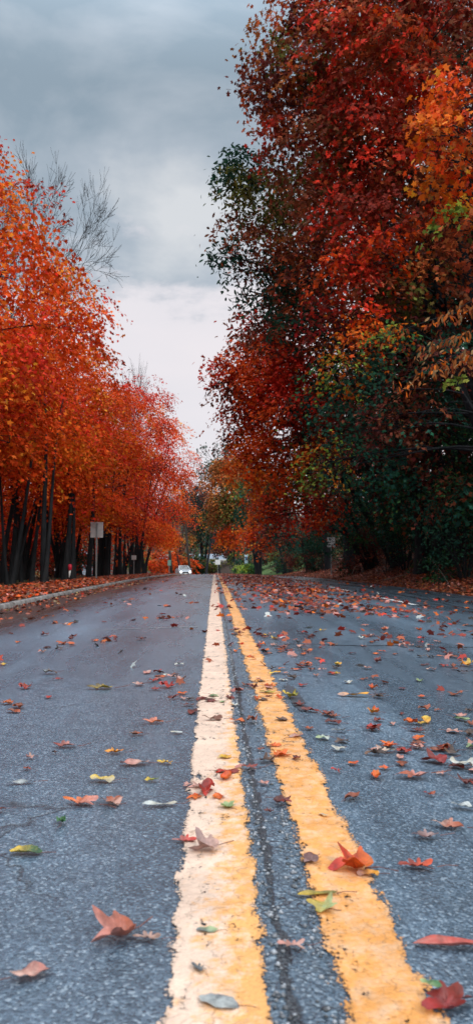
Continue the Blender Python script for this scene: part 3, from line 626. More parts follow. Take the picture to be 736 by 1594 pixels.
make_tree('maple_tree', 'crimson maple in the middle of the right wood', 'tree', (8.4, 21.0), [(-2.8, 0, 9.5, 0.16), (-1, 0.5, 11, 0.15)], [
    LB(575, 500, 18.2, 34, BRR), LB(545, 400, 18.6, 34, BRR), LB(600, 380, 18, 40, RD), LB(560, 290, 19, 60, DR2), LB(610, 330, 18.5, 65, DR2), LB(570, 380, 19, 55, DR2), LB(530, 430, 20, 55, DR2), LB(590, 440, 19, 55, DR), LB(660, 350, 18.5, 60, DR), LB(510, 490, 21, 45, [('crimson', 3), ('deepred', 2), ('orange', 1), ('olive', 1)]),
    LB(640, 430, 19, 60, BR), LB(700, 420, 18.5, 60, BO), LB(500, 300, 20, 50, DR), LB(690, 300, 18.5, 60, DR2)],
    RG, T_MAPLE, 0.13, 303, dens=1.7, spread=0.3, per=28, tilt=0.45)
make_tree('maple_tree', 'red brown maple overhanging the road below the dark green oak', 'tree', (7.9, 32.5), [(-3.2, 0, 9.8, 0.2), (-4.8, 0.2, 7.8, 0.15), (-1, 0.2, 9, 0.18)], [
    LB(340, 575, 31, 24, [('brownred', 3), ('red', 2), ('maroon', 1)]), LB(372, 560, 31, 38, RD), LB(350, 610, 31, 22, BR), LB(395, 600, 31, 48, BRR), LB(380, 650, 31, 38, RD), LB(362, 668, 31, 24, BR), LB(430, 560, 30, 50, BRR), LB(440, 620, 30, 52, BRR),
    LB(400, 690, 31, 42, ORG), LB(450, 680, 30, 48, BRR), LB(378, 730, 31, 30, ORG), LB(425, 740, 31, 40, ORG), LB(470, 580, 29, 45, BRR), LB(440, 520, 30, 45, RD), LB(490, 640, 29, 50, BRR), LB(395, 535, 31, 36, DR)],
    RG, T_STAR, 0.16, 304, dens=2.2, per=28, tilt=0.45, spread=0.34, cull=-0.6)
make_tree('maple_tree', 'bright orange red maple low over the verge near the do not pass sign', 'tree', (7.6, 37.0), [(-2.2, -0.6, 5.2, 0.14), (-3.2, 0.3, 4.6, 0.12), (-0.5, 0.2, 6, 0.13)], [
    LB(398, 788, 36, 20, BRR), LB(428, 800, 35, 40, BRR), LB(470, 795, 34, 42, BRR), LB(510, 790, 33, 36, RD), LB(412, 760, 36, 30, RD), LB(450, 755, 35, 42, [('brownor', 2), ('olive', 2), ('red', 2)]), LB(500, 745, 34, 45, [('olive', 3), ('brownor', 2), ('green', 1)]), LB(485, 822, 33, 22, BRR), LB(396, 812, 37, 14, ORG)],
    RG, T_STAR, 0.15, 305, dens=1.6, per=28, tilt=0.4, spread=0.36)
make_tree('maple_tree', 'green maple turning orange in the shade of the right wood', 'tree', (7.8, 17.6), [(-1.4, 0.5, 5.6, 0.13), (-2.6, 0, 5, 0.1), (0, 0, 6, 0.12)], [
    LB(560, 525, 18, 42, [('orange', 3), ('orred', 2), ('olive', 2), ('green', 1)]), LB(610, 540, 17.5, 50, [('green', 2), ('ygreen', 2), ('orange', 2), ('dgreen', 2)]), LB(530, 580, 18.5, 45, GO), LB(590, 600, 17.5, 55, GN), LB(530, 660, 19, 50, GN), LB(600, 670, 18, 55, DK), LB(500, 720, 20, 45, GO),
    LB(560, 720, 18.5, 50, GN), LB(660, 560, 17, 50, DK), LB(650, 640, 17, 60, DK), LB(700, 560, 17, 55, DK)],
    RG, T_STAR, 0.11, 306, dens=1.7, per=28, spread=0.3, tilt=0.4)
make_tree('maple_tree', 'bright orange maple closest on the right, at the photo edge', 'tree', (6.9, 14.2), [(-1.0, -0.2, 9, 0.16), (0.4, 0.2, 8.6, 0.14)], [
    LB(705, 160, 13, 46, ORG, 0.7), LB(735, 130, 13.2, 50, ORG, 0.7), LB(668, 175, 12.9, 32, [('yelor', 2), ('orange', 4), ('orred', 1)], .6), LB(710, 225, 13, 42, [('orange', 3), ('brownor', 2), ('maroon', 1)], .8), LB(745, 210, 13, 55, ORG), LB(730, 285, 13, 42, ORG, .7), LB(680, 268, 12.9, 24, [('orred', 3), ('orange', 2)], .6),
    LB(715, 325, 13, 34, [('yelor', 3), ('orange', 2), ('ygreen', 2)], .6), LB(760, 340, 13, 60, BO), LB(700, 110, 13.3, 22, ORG)],
    RG, T_MAPLE, 0.125, 307, dens=1.9, spread=0.2, cull=-0.4, tilt=0.45)
# tall trees standing behind the front ones
make_tree('oak_tree', 'tall maroon oak filling the top right behind the tallest tree', 'tree', (9.6, 27.5), [(-2.5, 0, 17, 0.3), (-0.5, 0.5, 18, 0.24), (-4.5, 0, 14, 0.18)], [
    LB(620, 120, 27, 115, DR), LB(710, 60, 27, 110, DK), LB(540, 90, 28, 85, BR), LB(620, -40, 28, 110, DR), LB(560, 220, 28, 90, DR), LB(690, 240, 27, 110, DK), LB(480, 60, 28, 62, BR), LB(490, 170, 28, 68, BR), LB(760, -60, 27, 130, DK)],
    RG, T_STAR, 0.19, 380, dens=1.15, cull=-1.2, twigs=4)
make_tree('oak_tree', 'dark oak filling the wood behind the crimson maple and the green brown oak', 'tree', (8.8, 28.5), [(-2.5, 0, 10.5, 0.25), (0, 0.5, 12, 0.2)], [
    LB(480, 300, 29, 72, BR), LB(560, 340, 28, 95, DR), LB(650, 370, 27, 100, DK), LB(740, 340, 27, 100, DK), LB(470, 400, 29, 72, DK), LB(560, 450, 28, 90, DK), LB(480, 500, 29, 70, DR), LB(650, 480, 27, 95, DK), LB(730, 480, 26, 90, DK), LB(450, 470, 30, 50, DK), LB(410, 590, 35, 48, DR), LB(425, 670, 35, 52, DR), LB(400, 640, 35, 30, DR), LB(382, 605, 36, 30, DR), LB(388, 715, 38, 30, RD), LB(430, 540, 34, 48, DR), LB(460, 740, 38, 55, DK), LB(420, 780, 42, 34, DR), LB(470, 620, 33, 55, DK)],
    RG, T_STAR, 0.19, 381, dens=1.15, cull=-1.2, twigs=4)
make_tree('oak_tree', 'dark low crowned oak behind the green maple', 'tree', (9.6, 24.0), [(-1.5, 0, 5.5, 0.2), (0.3, 0.5, 6.5, 0.18)], [
    LB(560, 560, 27, 80, DK), LB(640, 570, 25, 90, DK), LB(720, 590, 24, 90, DK), LB(520, 640, 28, 70, DK), LB(600, 660, 25, 80, DK), LB(690, 690, 23, 85, DK), LB(560, 740, 26, 75, DK), LB(640, 760, 24, 70, DK), LB(740, 780, 22, 80, DK), LB(480, 700, 30, 50, BR)],
    RG, T_STAR, 0.17, 382, dens=1.1, cull=-1.2, twigs=4)
# deeper trees that close the wood
deep = [(12.0, 17, 9.5, 15.5, 'dark tree deep in the wood behind the nearest orange maple'), (12.5, 23, 8.5, 18.5, 'dark tree deep in the wood behind the crimson maple'),
        (11.0, 29, 7.5, 17, 'dark tree deep in the wood behind the green brown oak'), (11.5, 36, 6.5, 16, 'dark tree deep in the wood right of the do not pass sign'),
        (10.5, 44, 6, 15, 'dark tree deep in the wood behind the do not pass sign'), (10.0, 53, 5.5, 14, 'dark reddish tree in the far part of the right wood')]
for i, (x, y, lo_, h, lab) in enumerate(deep):
    r = 3.6 if i < 4 else 3.9
    gx = g(x, y); lob = crown_lobes(x-0.8, y, gx+h*0.52, r, r, h*0.48, 16, [DK, BR, DK] if i < 4 else [DK, RD, BO], 310+i, (1.5, 2.2), 0.8)
    make_tree('oak_tree', lab, 'tree', (x, y), [(-0.5, 0, h*0.85, 0.26), (1, 0.4, h*0.75, 0.18)], lob, 'dark trees deep in the right wood', T_STAR, 0.19, 320+i, dens=0.85, per=14, cull=-1.2)
# far part of the right wood, towards the bend
FO = [('olive', 4), ('brownor', 3), ('brownred', 1)]
far = [
 ('broad olive and ochre tree at the far end of the right wood', (5.0, 88), 17, [(350, 760, 85, 36, FO), (372, 735, 85, 32, FO), (345, 800, 85, 30, FO), (365, 790, 84, 36, [('brownor', 3), ('olive', 3), ('orange', 1)]), (385, 760, 83, 36, FO), (362, 835, 84, 22, ORG), (340, 730, 86, 18, FO), (348, 842, 85, 14, ORG)]),
 ('dark green tree squeezed between the ochre tree and the red maple', (6.4, 70), 14, [(392, 770, 70, 26, GN), (388, 805, 70, 28, [('dgreen', 4), ('green', 1), ('olive', 1)]), (400, 740, 70, 26, DK), (405, 830, 70, 26, BO)]),
 ('orange brown tree with trunks in shade before the green grass bank', (7.4, 60), 12, [(400, 840, 60, 22, RD), (420, 800, 60, 34, DR), (440, 830, 58, 32, DK), (415, 850, 60, 14, RD), (385, 835, 62, 14, ORG)]),
]
for i, (lab, b, h, lb) in enumerate(far):
    make_tree('oak_tree', lab, 'tree', b, [(-0.6, 0, h*0.8, 0.28), (0.8, 0, h*0.7, 0.2), (-1.6, 0.2, h*0.6, 0.16)], [LB(*q, fz=0.9) for q in lb], 'trees at the far end of the right wood', T_QUAD, 0.24, 340+i, dens=1.0, per=12, spread=0.4, cull=-0.6)
big = [
 ('big dark tree with a thick forked trunk beyond the crest', (-2.0, 150), 15, [(318, 800, 150, 24, [('olive', 3), ('dgreen', 2), ('maroon', 2)]), (305, 780, 150, 16, BO), (335, 785, 150, 24, BO), (325, 825, 150, 26, [('maroon', 2), ('dgreen', 3), ('olive', 1)]), (302, 815, 150, 15, BO), (345, 820, 148, 22, BO), (318, 765, 152, 14, BO), (303, 838, 150, 12, [('olive', 2), ('brownor', 1)])]),
 ('dull green tree far off behind the utility pole', (-8.5, 175), 13, [(296, 838, 175, 13, BO), (290, 850, 175, 9, BO), (306, 850, 175, 12, DK)]),
 ('dark tree beyond the crest right of the forked trunk', (3.0, 140), 12, [(350, 845, 140, 20, DK), (365, 850, 138, 18, DK), (342, 855, 140, 12, BO)]),
]
for i, (lab, b, h, lb) in enumerate(big):
    make_tree('oak_tree', lab, 'tree', b, [(-1.2, 0, h*0.8, 0.42), (1.5, 0, h*0.75, 0.34)], [LB(*q, fz=0.9) for q in lb], 'trees beyond the crest', T_QUAD, 0.42, 350+i, dens=0.35, per=12, spread=0.8, cull=-0.35)
bare_tree('half bare tree with sparse dark leaves against the sky in the gap', (-1.3, 118), 21, 0.85, 31, 5, 0.22, minr=0.022, leaves=(5, 0.30, ['dgreen', 'bluegreen', 'maroon']))
bare_tree('leafless thin tree in the gap beside the left row', (-4.9, 112), 15.5, 0.9, 33, 5, 0.13, minr=0.018)
bare_tree('thin leafless tree right of the half bare tree', (0.9, 125), 17.5, 0.9, 35, 5, 0.13, minr=0.018)

# trunks standing in the shade on the right bank
for i, (x, y, h, r, lab) in enumerate([(7.3, 26.5, 9, 0.2, 'dark bare trunk on the bank nearer than the do not pass sign'), (7.6, 43.0, 8.5, 0.24, 'dark trunk on the bank beyond the do not pass sign'), (7.3, 50, 8.0, 0.2, 'dark trunk on the bank left of the do not pass sign'), (6.6, 78, 8, 0.28, 'dark trunk at the far end of the right bank')]):
    lob = [((x-0.5, y, g(x, y)+h*0.95), (1.9, 2.2, 1.6), DK), ((x-1.0, y+1, g(x, y)+h*0.7), (1.6, 2.0, 1.2), DK)]
    make_tree('oak_tree', lab, 'tree', (x, y), [(-0.6, 0, h, r), (0.7, 0.4, h*0.8, r*0.6)], lob, 'dark trunks on the right bank', T_STAR, 0.17, 370+i, dens=0.8)

# undergrowth on the right bank
ug = [(7.0, 21.5, 3.0, 1.4, 'tall ivy clad bush on the bank at the right photo edge'), (7.9, 25.5, 3.6, 1.6, 'tall dark green bush below the hanging orange leaves'), (7.4, 29.8, 2.2, 1.2, 'dark green bush right of the broken log'),
      (8.3, 33, 3.6, 1.8, 'tall dark bush behind the broken log'), (7.6, 37, 2.6, 1.4, 'dark bush with brown leaves right of the do not pass sign'), (8.2, 44, 3.2, 1.8, 'large dark bush behind the do not pass sign'),
      (7.4, 52, 2.6, 1.7, 'dark red bush on the bank left of the do not pass sign'), (8.2, 59, 3.0, 2.0, 'dark bush in the shade under the orange red maple'), (8.4, 67, 3.0, 2.2, 'dark bush far along the right bank'), (8.8, 78, 3.0, 2.4, 'last dark bush before the green grass bank')]
for i, (x, y, h, r, lab) in enumerate(ug):
    pl = [[('bluegreen', 3), ('dgreen', 4), ('green', 1)], [('dgreen', 4), ('bluegreen', 2), ('maroon', 2)], [('maroon', 3), ('dgreen', 3), ('brownred', 2)]][(0, 1, 0, 1, 2, 1, 2, 2, 1, 1)[i]]
    make_shrub(lab, x, y, h, r, pl, 400+i, 0.085 if i < 4 else 0.12, dens=1.8 if i < 4 else 1.2, group='undergrowth on the right bank', nl=7)
for i, (x, y, h, r, lab) in enumerate([(9.6, 27, 5.0, 2.2, 'very tall dark bush filling the wood at the right photo edge'), (10.2, 34, 5.0, 2.4, 'very tall dark bush filling the wood behind the log'), (10.2, 42, 5.0, 2.4, 'very tall dark bush filling the wood right of the sign'), (10.6, 52, 5.0, 2.8, 'very tall dark bush filling the wood left of the sign')]):
    make_shrub(lab, x, y, h, r, DK, 420+i, 0.13, dens=1.1, group='tall bushes filling the right wood', nl=9, cull=-1)
# low branch with hanging narrow orange leaves, part of a cherry tree off the right edge
t = thing('cherry_tree', 'tree off the right photo edge with low branches of narrow drooping orange leaves', 'tree', (6.5, 13.0, g(6.5, 13.0)))
mb = MB(); mb.tube(bez(Vector((0, 0, 0)), Vector((0, 0, 1.5)), Vector((-.1, 0, 3)), Vector((-.3, -.1, 5.5)), 10), [0.16-0.012*i for i in range(10)], 8, cap=False)
TL = Vector(t.location); tipsets = []
random.seed(77)
for (px, py, d, ax_, ay_) in [(628, 592, 12.2, 860, 520), (600, 520, 12.6, 860, 470), (655, 540, 12.4, 860, 490), (690, 575, 12.2, 860, 520), (700, 485, 12.5, 860, 430)]:
    a = P(ax_, ay_, 12.9)-TL; b_ = P(px, py, d)-TL
    base = Vector((-.15, 0, a.z-0.1)); limb(mb, base, a, 0.03, 0.018, 5, wob=0.05, sides=5)
    pts = limb(mb, a, b_, 0.018, 0.004, 9, sag=-0.05, wob=0.10, sides=5); tipsets.append(pts)
mb.build('trunk', M_bark, t, smooth=True)
Cs = []
for si, pts in enumerate(tipsets):
    for k in range(130 if si != 1 else 50):
        f = random.random()**0.7*(len(pts)-1); i = min(int(f), len(pts)-2); p = pts[i].lerp(pts[i+1], f-i)
        Cs.append(p+Vector((random.gauss(0, .09), random.gauss(0, .14), 0.01-abs(random.gauss(0, .11)))))
C = np.array([tuple(c) for c in Cs]); n = len(C)
Nn = unit(rng.normal(size=(n, 3))*0.5+np.array([-0.25, -0.75, 0.25])); dn = unit(np.array([-0.2, 0, -1])+rng.normal(size=(n, 3))*0.5)
a = unit(np.cross(Nn, dn)); Sx = 0.10*(0.7+0.5*rng.random(n))
V = C[:, None]+Sx[:, None, None]*(T_OVAL[None, :, 0:1]*a[:, None]*0.9+T_OVAL[None, :, 1:2]*dn[:, None]+T_OVAL[None, :, 2:3]*Nn[:, None])
link('crown', np_mesh('crown', V.reshape(-1, 3), np.arange(n*6).reshape(n, 6), np.clip(pal(['orange', 'brownor', 'rust', 'tan'], [2, 5, 2, 1.5], n)*0.85*np.exp(rng.normal(size=(n, 1))*.2), .003, .9)), M_leaf, t)
lt = [LB(724, 596, 12.5, 22, [('yelor', 2), ('ygreen', 2), ('brownor', 2)], .7), LB(745, 620, 12.6, 26, [('ygreen', 3), ('olive', 2), ('orange', 1)], .7), LB(700, 622, 12.5, 9, [('rust', 2), ('orange', 1)], .6)]
make_tree('maple_tree', 'yellow green leaved sapling reaching in at the right photo edge', 'tree', (6.3, 12.6), [(-1.4, 0, 3.5, 0.05), (-1.1, 0.1, 2.8, 0.03)], lt, None, T_MAPLE, 0.10, 391, dens=3.0, spread=0.14, cull=-0.5, twigs=3)

IV = [('bluegreen', 3), ('dgreen', 3), ('green', 4), ('brownor', .7), ('maroon', .8), ('ygreen', 1)]
for i, (px, py, d, rpx, lab) in enumerate([(710, 720, 22.5, 75, 'ivy curtain at the right photo edge'), (645, 750, 28, 66, 'ivy curtain above the broken log'), (700, 820, 22, 60, 'low ivy mass right of the broken log'), (590, 790, 31, 60, 'ivy mass left of the broken log'),
        (620, 700, 30, 56, 'higher ivy curtain above the broken log'), (540, 780, 38, 50, 'ivy mass right of the do not pass sign'), (560, 850, 37, 34, 'low dark bush between the do not pass sign and the log'), (480, 845, 54, 36, 'low dark bush left of the do not pass sign'), (450, 850, 66, 26, 'low dark bush farther left of the do not pass sign')]):
    c = P(px, py, d); zb = g(c.x+0.3, d); r = rpx*d/F; t = thing('ivy', lab, 'climbing plant', (c.x+0.3, d, zb), 0, 'ivy on the right bank'); mb = MB(); lobes = []
    random.seed(i+50)
    for k in range(5):
        q = Vector((random.gauss(-.2, r*0.4), random.gauss(0, r*0.4), (c.z-zb)+random.uniform(-1.2, .7)*r)); q.z = max(q.z, 0.3)
        limb(mb, (random.gauss(0, .2), random.gauss(0, .2), 0), q, 0.012, 0.005, 7, wob=0.15, sides=4); lobes.append((tuple(q), (r*0.62, r*0.7, r*0.55), IV if i != 6 and i < 7 else DK))
    mb.build('stems', M_bark, t, smooth=True); o, n = foliage('foliage', lobes, t, T_OVAL, 0.11 if d < 32 else 0.14, 760+i, 16, 0.18, 1.5, cull=-0.45, droop=0.5)
# climbing vines and fallen sticks on the right bank
random.seed(5)
for i, (px, py, d, px2, py2, lab) in enumerate([(700, 690, 24, 705, 868, 'thin pale vine hanging at the right photo edge'), (655, 720, 28, 640, 872, 'thin vine hanging right of the broken log'), (560, 700, 36, 556, 870, 'thin vine hanging left of the broken log')]):
    a = P(px, py, d); b_ = P(px2, py2, d); mb = MB(); limb(mb, a-b_, (0, 0, 0), 0.005, 0.006, 9, wob=0.12)
    o = mb.build('vine', M_bark); o.location = b_; tag(o, lab, 'vine', 'vines hanging from the right wood')
for i, (x0, y0, x1, y1, d, d2, rr, lab) in enumerate([(548, 893, 556, 878, 36, 36.4, 0.022, 'short pale stick leaning in the leaves under the right wood'), (650, 882, 700, 912, 26.5, 20.5, 0.012, 'long thin fallen branch lying down the bank at right'), (598, 903, 640, 893, 27.5, 27, 0.016, 'fallen branch lying flat in the bank leaves')]):
    a = P(x0, y0, d); b_ = P(x1, y1, d2); a.z = max(a.z, g(a.x, a.y)+0.02); b_.z = max(b_.z, g(b_.x, b_.y)+0.03)
    mb = MB(); limb(mb, (0, 0, 0), b_-a, rr, rr*0.4, 7, wob=0.12); o = mb.build('fallen_branch', noisy('dead_wood', (0.16, 0.12, 0.10), (0.3, 0.24, 0.2), 12, 0.9, 0.3)); o.location = a; tag(o, lab, 'branch')
# broken grey log resting in the undergrowth
a = P(604, 848, 30.5); t = thing('broken_log', 'broken grey log end with a curved root hanging in the dark undergrowth', 'log', a); t.scale = (1.7,)*3
mb = MB(); mb.tube([(0, 0, 0), (0.16, 0.12, -.01), (0.34, 0.6, -.03)], [0.075, 0.07, 0.05], 10); mb.build('log', M_barkgrey, t, smooth=True)
mb = MB(); mb.tube([(-0.02, 0, -0.04), (0.0, -0.02, -0.2), (0.1, 0, -0.34), (0.26, 0.1, -0.45), (0.3, 0.1, -1.0)], [0.02, 0.017, 0.014, 0.012, 0.012], 6); mb.build('root', M_barkgrey, t, smooth=True)
mb = MB(); mb.tube([(-0.05, 0, -0.06), (-0.22, 0, -0.07)], [0.014, 0.01], 6); mb.build('twig', M_barkgrey, t)

# ------------------------------------------------------------------ signs
FONT = {'D': ['110', '101', '101', '101', '110'], 'O': ['111', '101', '101', '101', '111'], 'N': ['1001', '1101', '1011', '1001', '1001'], 'T': ['111', '010', '010', '010', '010'],
        'P': ['111', '101', '111', '100', '100'], 'A': ['010', '101', '111', '101', '101'], 'S': ['111', '100', '111', '001', '111']}
def text_obj(s, size, loc, parent, material, name='lettering'):
    cu = bpy.data.curves.new(name, 'FONT'); cu.body = s; cu.size = size; cu.align_x = 'CENTER'; cu.align_y = 'CENTER'; cu.extrude = 0.001; cu.offset = size*0.03
    tmp = bpy.data.objects.new('tmp', cu); col.objects.link(tmp)
    dg = bpy.context.evaluated_depsgraph_get(); me = bpy.data.meshes.new_from_object(tmp.evaluated_get(dg)); bpy.data.objects.remove(tmp)
    o = link(name, me, material, parent); o.location = loc; o.rotation_euler = (R(90), 0, 0); return o
def sign(label, px, py_c, d, w_, h_, front, rz=0.0, base_py=None, post_r=0.03, border=True, lines=None, name='road_sign', group=None, square=False):
    c = P(px, py_c, d); z0 = g(c.x, c.y); t = thing(name, label, 'sign', (c.x, c.y, z0), rz, group)
    H = c.z-z0
    mb = MB(); post_top = H+h_/2-0.04
    if front is None:   # back of the sign faces us, the channel post in front of it
        mb.box((0, -0.015, post_top/2-0.1), (0.055, 0.012, post_top+0.2)); mb.box((-0.022, -0.03, post_top/2-0.1), (0.010, 0.03, post_top+0.2)); mb.box((0.022, -0.03, post_top/2-0.1), (0.010, 0.03, post_top+0.2))
        mb.build('post', M_steel, t)
        pl = MB(); pl.box((0, 0, H), (w_, 0.004, h_)); pl.build('panel', M_signback, t)
    else:
        mb.box((0, 0.02, post_top/2-0.1), (0.055, 0.012, post_top+0.2)); mb.box((-0.022, 0.035, post_top/2-0.1), (0.010, 0.03, post_top+0.2)); mb.box((0.022, 0.035, post_top/2-0.1), (0.010, 0.03, post_top+0.2))
        mb.build('post', M_steel, t)
        pl = MB(); pl.box((0, 0, H), (w_, 0.004, h_)); p_ = pl.build('panel', front, t)
        if border:
            b = MB(); e = 0.03
            for s in (-1, 1):
                b.box((s*(w_/2-e), -0.004, H), (0.012, 0.002, h_-2*e+0.012)); b.box((0, -0.004, H+s*(h_/2-e)), (w_-2*e-0.014, 0.002, 0.012))
            b.build('border', M_black, p_)
        for s, sz, dz in (lines or []): text_obj(s, sz, (0, -0.005, H+dz), p_, M_black)
    return t
sign('blank grey back of a road sign on a steel post at the left verge', 152, 825, 29, 0.47, 0.58, None, R(4))
sign('small pale sign on a thin post at the left verge, farther off', 209.5, 868, 44, 0.27, 0.25, M_signwhite, R(0), border=False)
sign('white DO NOT PASS sign on the right bank', 515.5, 844, 42, 0.42, 0.53, M_signwhite, R(-4), lines=[('DO', 0.165, 0.15), ('NOT', 0.165, 0.0), ('PASS', 0.15, -0.15)])
sg = sign('small green and white sign at the far end of the left verge', 264, 876, 70, 0.3, 0.5, mat('sign_green', (0.25, 0.50, 0.42), 0.5), border=False)
sign('white sign beyond the crest beside the thick trunk', 339, 875, 120, 0.8, 0.75, M_signwhite, border=False)
M_blue = mat('sign_blue', (0.03, 0.16, 0.30), 0.5)
s2 = sign('tall narrow blue and white sign by the green grass bank', 383, 870, 100, 0.42, 1.15, mat('sign_paleblue', (0.45, 0.62, 0.70), 0.5), border=False)
c = P(383, 870, 100); zz = c.z-g(c.x, c.y); mb = MB(); mb.box((0, -0.006, zz+0.05), (0.22, 0.004, 0.5)); mb.build('emblem', M_blue, s2)

# ------------------------------------------------------------------ utility poles
def pole(label, x0, y0p, d, x1, y1p, r=0.14, arm=True):
    a = P(x0, y0p, d); b_ = P(x1, y1p, d+1); a.z = g(a.x, a.y)
    t = thing('utility_pole', label, 'pole', a, 0, 'utility poles beyond the left row')
    mb = MB(); top = b_-a; mb.tube([(0, 0, 0), top*0.5, top], [r, r*0.85, r*0.7], 10); mb.build('shaft', M_wood, t, smooth=True)
    if arm:
        m = MB(); m.box((top.x, top.y-0.12, top.z-0.5), (1.8, 0.1, 0.12)); ca = m.build('crossarm', M_wood, t)
        for s in (-0.8, -0.35, 0.35, 0.8):
            q = MB(); q.tube([(top.x+s, top.y-0.12, top.z-0.44), (top.x+s, top.y-0.12, top.z-0.30)], [0.035, 0.05], 8); q.build('insulator', M_signwhite, ca)
    return t
pole('leaning utility pole standing clear of the left row above the car', 297, 880, 120, 281, 745, 0.19)
pole('dark leaning utility pole beside the green and white sign', 268, 890, 82, 256, 770, 0.15)
pole('thin utility pole far off over the grey roof', 291, 872, 200, 289.5, 845, 0.15)

# ------------------------------------------------------------------ buildings beyond the crest
M_roof = noisy('grey_roof', (0.16, 0.20, 0.25), (0.24, 0.28, 0.33), 0.8, 0.6, 0.2, 6, 0.02)
M_wall_w = noisy('white_wall', (0.55, 0.56, 0.57), (0.66, 0.66, 0.66), 0.6, 0.7, 0)
M_wall_r = noisy('brick_wall', (0.22, 0.08, 0.07), (0.30, 0.12, 0.10), 2, 0.8, 0)
M_glass = mat('window_glass', (0.03, 0.04, 0.05), 0.1, spec=0.8)
def building(label, px0, px1, py_top, py_eave, d, wallm, depth=14, gable=False, z0=None, win=4, roofm=None):
    a = P(px0, py_top, d); b_ = P(px1, py_top, d); cx = (a.x+b_.x)/2; W = b_.x-a.x
    zb = g(cx, d)-0.5 if z0 is None else z0; t = thing('building', label, 'building', (cx, d, zb)); he = P(0, py_eave, d).z-zb; ht = P(0, py_top, d).z-zb
    mb = MB(); mb.box((0, depth/2, he/2), (W, depth, he)); wl = mb.build('wall', wallm, t)
    rf = MB(); ov = 0.5
    if gable: rf.prism([(-W/2-ov, he-0.1), (W/2+ov, he-0.1), (0, ht)], -ov, depth+ov)
    else:
        ys = (-ov, depth/2, depth+ov); V = [(-W/2-ov, ys[0], he+.01), (W/2+ov, ys[0], he+.01), (W/2-1, ys[1], ht), (-W/2+1, ys[1], ht), (-W/2-ov, ys[2], he+.01), (W/2+ov, ys[2], he+.01)]
        rf.add(V, [(0, 1, 2, 3), (3, 2, 5, 4), (0, 3, 4), (1, 5, 2), (0, 4, 5, 1)])
    r0 = rf.build('roof', roofm or M_roof, t)
    fa = MB(); fa.box((0, -ov-0.06, he-0.1), (W+2*ov, 0.1, 0.35)); fa.build('fascia', M_wall_w, t)
    for k in range(win):
        x = -W/2+W*(k+0.5)/win
        f = MB(); f.box((x, -0.05, he-1.6), (1.5, 0.1, 1.5)); fr = f.build('window', M_wall_w, t)
        p_ = MB(); p_.box((x, -0.11, he-1.6), (1.3, 0.03, 1.3)); p_.build('pane', M_glass, fr)
    d_ = MB(); d_.box((-W/2+W*0.5/win+1.7, -0.05, 1.1), (1.0, 0.1, 2.2)); d_.build('door', M_wood, t)
    return t
building('long low building with grey blue roof in the valley beyond the crest', 262, 352, 862, 871, 250, M_wall_w, 16, win=9)
building('brick building with a white roof edge glimpsed past the leaning trunks', 236, 268, 868, 872, 170, M_wall_r, 12, win=3)
building('pale house with a gabled green roof beside the far poles', 252, 274, 855, 864, 215, M_wall_w, 12, gable=True, win=2, roofm=noisy('green_roof', (0.10, 0.30, 0.16), (0.18, 0.42, 0.24), 2, 0.6, 0))
building('blue grey house glimpsed between the trunks left of the blank backed sign', 90, 124, 852, 862, 85, noisy('bluegrey_wall', (0.30, 0.38, 0.46), (0.40, 0.48, 0.56), 1, 0.7, 0), 10, z0=-4.5, win=2)
# striped marker post seen between trunks
c = P(111.5, 893, 27); zb = g(c.x, c.y); t = thing('marker_post', 'white marker post with a red top between the left trunks', 'marker post', (c.x, c.y, zb))
mb = MB(); mb.tube([(0, 0, 0), (0, 0, 0.35)], [0.045, 0.045], 10); mb.build('post', M_signwhite, t, smooth=True)
mb = MB(); mb.tube([(0, 0, 0.35), (0, 0, 0.36), (0, 0, 0.52), (0, 0, 0.56)], [0.045, 0.07, 0.07, 0.04], 12); mb.build('top', mat('marker_red', (0.6, 0.02, 0.05), 0.5), t, smooth=True)

# shrubs and bushes beyond the crest
make_shrub('orange red bush left of the car', -9.0, 115, 4.2, 3.6, [('orred', 3), ('rust', 3), ('brownor', 2)], 501, 0.26, T_QUAD, 0.6)
make_shrub('rusty orange bush behind the car', -6.5, 128, 4.4, 4.2, [('rust', 3), ('orred', 2), ('brownor', 2)], 502, 0.28, T_QUAD, 0.6)
make_shrub('rounded dark green bush right of the car', -3.6, 135, 4.6, 4.6, [('dgreen', 4), ('olive', 2), ('brownred', 2)], 503, 0.28, T_QUAD, 0.7, cull=-1)
make_shrub('green and red bush at the end of the left verge', -7.6, 76, 1.8, 1.6, [('green', 2), ('ygreen', 2), ('red', 2)], 504, 0.16, T_STAR, 1.0)
make_shrub('low red bush beside the green and white sign', -5.6, 72, 1.2, 1.3, [('red', 2), ('orred', 2), ('brownred', 2)], 505, 0.15, T_STAR, 1.0)
make_shrub('bright green low bush at the foot of the blue and white sign', 4.2, 98, 1.5, 2.0, [('green', 3), ('ygreen', 2)], 506, 0.2, T_QUAD, 0.9)
make_shrub('green bush on the far right bank', 7.2, 74, 1.9, 2.0, [('green', 3), ('olive', 3), ('dgreen', 2)], 507, 0.18, T_QUAD, 0.9)
make_shrub('grey green bush on the bank behind the blue and white sign', 4.6, 112, 2.6, 3.0, [('olive', 3), ('dgreen', 3), ('green', 2)], 508, 0.24, T_QUAD, 0.7)
for i, (x, y, h, r, lab) in enumerate([(9.0, 70, 3.4, 2.6, 'dark bush above the green grass bank, nearest of three'), (8.2, 84, 3.6, 3.0, 'dark bush above the green grass bank, middle of three'), (7.2, 100, 3.8, 3.4, 'dark bush above the green grass bank, farthest of three')]):
    make_shrub(lab, x, y, h, r, DK, 520+i, 0.2, T_QUAD, 0.8, group='dark bushes above the grass bank')
